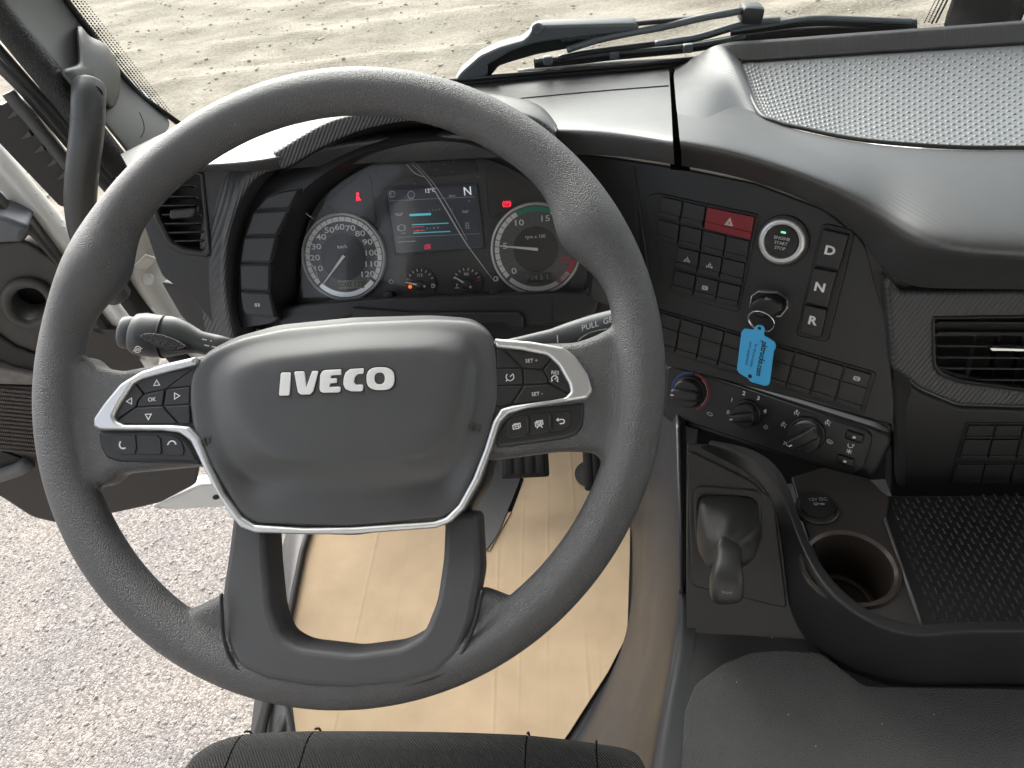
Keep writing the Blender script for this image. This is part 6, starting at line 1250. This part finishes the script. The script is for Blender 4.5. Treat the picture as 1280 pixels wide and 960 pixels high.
def asphalt_mat():
    m = bpy.data.materials.new('worn_asphalt'); m.use_nodes = True; t = m.node_tree; b = t.nodes['Principled BSDF']; b.inputs['Roughness'].default_value = .9; b.inputs['Specular IOR Level'].default_value = .2
    g = t.nodes.new('ShaderNodeNewGeometry').outputs['Position']
    v = t.nodes.new('ShaderNodeTexVoronoi'); v.inputs['Scale'].default_value = 150; t.links.new(g, v.inputs['Vector'])
    v2 = t.nodes.new('ShaderNodeTexVoronoi'); v2.inputs['Scale'].default_value = 260; t.links.new(g, v2.inputs['Vector'])
    n1 = t.nodes.new('ShaderNodeTexNoise'); n1.inputs['Scale'].default_value = 2.2; n1.inputs['Detail'].default_value = 5; t.links.new(g, n1.inputs['Vector'])
    sp = t.nodes.new('ShaderNodeSeparateColor'); t.links.new(v.outputs['Color'], sp.inputs[0])
    cr = t.nodes.new('ShaderNodeValToRGB'); e = cr.color_ramp.elements; e[0].position = 0; e[0].color = (.15, .138, .13, 1); e[1].position = 1; e[1].color = (.36, .335, .312, 1); y = e.new(.5); y.color = (.235, .217, .203, 1)
    t.links.new(sp.outputs[0], cr.inputs[0])
    c2 = t.nodes.new('ShaderNodeValToRGB'); f = c2.color_ramp.elements; f[0].position = .40; f[0].color = (.90, .90, .91, 1); f[1].position = .68; f[1].color = (1.10, 1.07, 1.02, 1); t.links.new(n1.outputs['Fac'], c2.inputs[0])
    mx = t.nodes.new('ShaderNodeMix'); mx.data_type = 'RGBA'; mx.blend_type = 'MULTIPLY'; mx.inputs[0].default_value = 1; t.links.new(cr.outputs[0], mx.inputs[6]); t.links.new(c2.outputs[0], mx.inputs[7])
    t.links.new(mx.outputs[2], b.inputs['Base Color'])
    bp = t.nodes.new('ShaderNodeBump'); bp.inputs['Strength'].default_value = .5; bp.inputs['Distance'].default_value = .005; bp.invert = True
    ad = t.nodes.new('ShaderNodeMath'); ad.operation = 'ADD'; t.links.new(v.outputs['Distance'], ad.inputs[0]); t.links.new(v2.outputs['Distance'], ad.inputs[1]); t.links.new(ad.outputs[0], bp.inputs['Height']); t.links.new(bp.outputs[0], b.inputs['Normal'])
    return m
# one sheet to the horizon, finely modelled with wheel ruts where it is seen through the windscreen
bm = bmesh.new()
xs = [-80, -30, -14] + [-10 + .10 * k for k in range(171)] + [9, 14, 30, 80]; ys = [-80, -30, -8, 0, 1.5] + [2.4 + .07 * k for k in range(118)] + [11, 13, 20, 40, 90]
def rut(x, y):
    z = .02 * abs(noise.noise(Vector((x * 2.2, y * 3.1, 8)))) + .035 * noise.noise(Vector((x * .45, y * 1.0 + x * .12, 0))) + .018 * noise.noise(Vector((x * 1.5, y * 3.4 + x * .5, 5))) + .010 * noise.noise(Vector((x * 4, y * 7, 2)))
    for y0, sl, a, wd in ((5.1, .05, .03, .10), (5.9, .09, -.03, .16), (6.9, .03, .035, .14), (4.3, .06, -.03, .14), (8.0, .05, .03, .2), (3.5, .02, .02, .12)):
        d = (y - (y0 + sl * x + .12 * noise.noise(Vector((x * .4, y0, 1))))) / wd; z += a * math.exp(-d * d)
    return z * min(1, max(0, (y - 2.2) / .8))
grid = [[bm.verts.new((x, y, rut(x, y) if 2.2 < y < 11 and -11 < x < 8 else 0)) for x in xs] for y in ys]
for j in range(len(ys) - 1):
    for i in range(len(xs) - 1): bm.faces.new((grid[j][i], grid[j][i + 1], grid[j + 1][i + 1], grid[j + 1][i]))
gnd = put('ground', finish(bm), ground_mat(), None); tag(gnd, 'pale dry dirt with wheel ruts in front of the truck', kind='structure')
yard = put('asphalt', mesh_from([(-30, -30, .02), (12, -30, .02), (12, 2.6, .02), (-2.0, 2.5, .02), (-30, 2.7, .02)], [(0, 1, 2, 3, 4)]), asphalt_mat(), None); tag(yard, 'worn grey aggregate asphalt below the open door', kind='structure')
# loose stones on the dirt
dv = []; df = []; random.seed(11)
ico = bmesh.new(); bmesh.ops.create_icosphere(ico, subdivisions=1, radius=1); iv = [v.co.copy() for v in ico.verts]; ifc = [tuple(v.index for v in f.verts) for f in ico.faces]; ico.free()
for k in range(4500):
    y = 2.7 + 7.5 * random.random() ** .9; x = random.uniform(-1.1, .62) * (y + .5); s = .005 + .018 * random.random() ** 4; b = len(dv); z = rut(x, y)
    sc_ = (s * random.uniform(.8, 1.5), s * random.uniform(.7, 1.2), s * random.uniform(.4, .8)); an = random.uniform(0, 6.28); ca, sa = math.cos(an), math.sin(an)
    for v in iv:
        q = v * random.uniform(.85, 1.1); dv.append((x + ca * q.x * sc_[0] - sa * q.y * sc_[1], y + sa * q.x * sc_[0] + ca * q.y * sc_[1], z + q.z * sc_[2] + sc_[2] * .3))
    df += [tuple(i + b for i in f) for f in ifc]
stn = put('loose_stones', mesh_from(dv, df, False), mat('stone', (.36, .33, .28), .9, var=.2, vscale=16), None); tag(stn, 'loose pale stones scattered on the rutted dirt', 'stones', kind='stuff')

# small loose chippings on the asphalt by the door
dv = []; df = []
for k in range(5200):
    x = random.uniform(-2.7, -.25); y = random.uniform(-.35, 2.1); s = .0022 + .0065 * random.random() ** 3; b = len(dv)
    an = random.uniform(0, 6.28); ca, sa = math.cos(an), math.sin(an); sc_ = (s * random.uniform(.9, 1.5), s * random.uniform(.7, 1.1), s * .6)
    for v in iv:
        q = v * random.uniform(.8, 1.15); dv.append((x + ca * q.x * sc_[0] - sa * q.y * sc_[1], y + sa * q.x * sc_[0] + ca * q.y * sc_[1], .021 + q.z * sc_[2]))
    df += [tuple(i + b for i in f) for f in ifc]
chp = put('chippings', mesh_from(dv, df, False), mat('chip_stone', (.30, .28, .26), .9, var=.35, vscale=60), None); tag(chp, 'small loose chippings on the asphalt below the open door', 'chippings', kind='stuff')
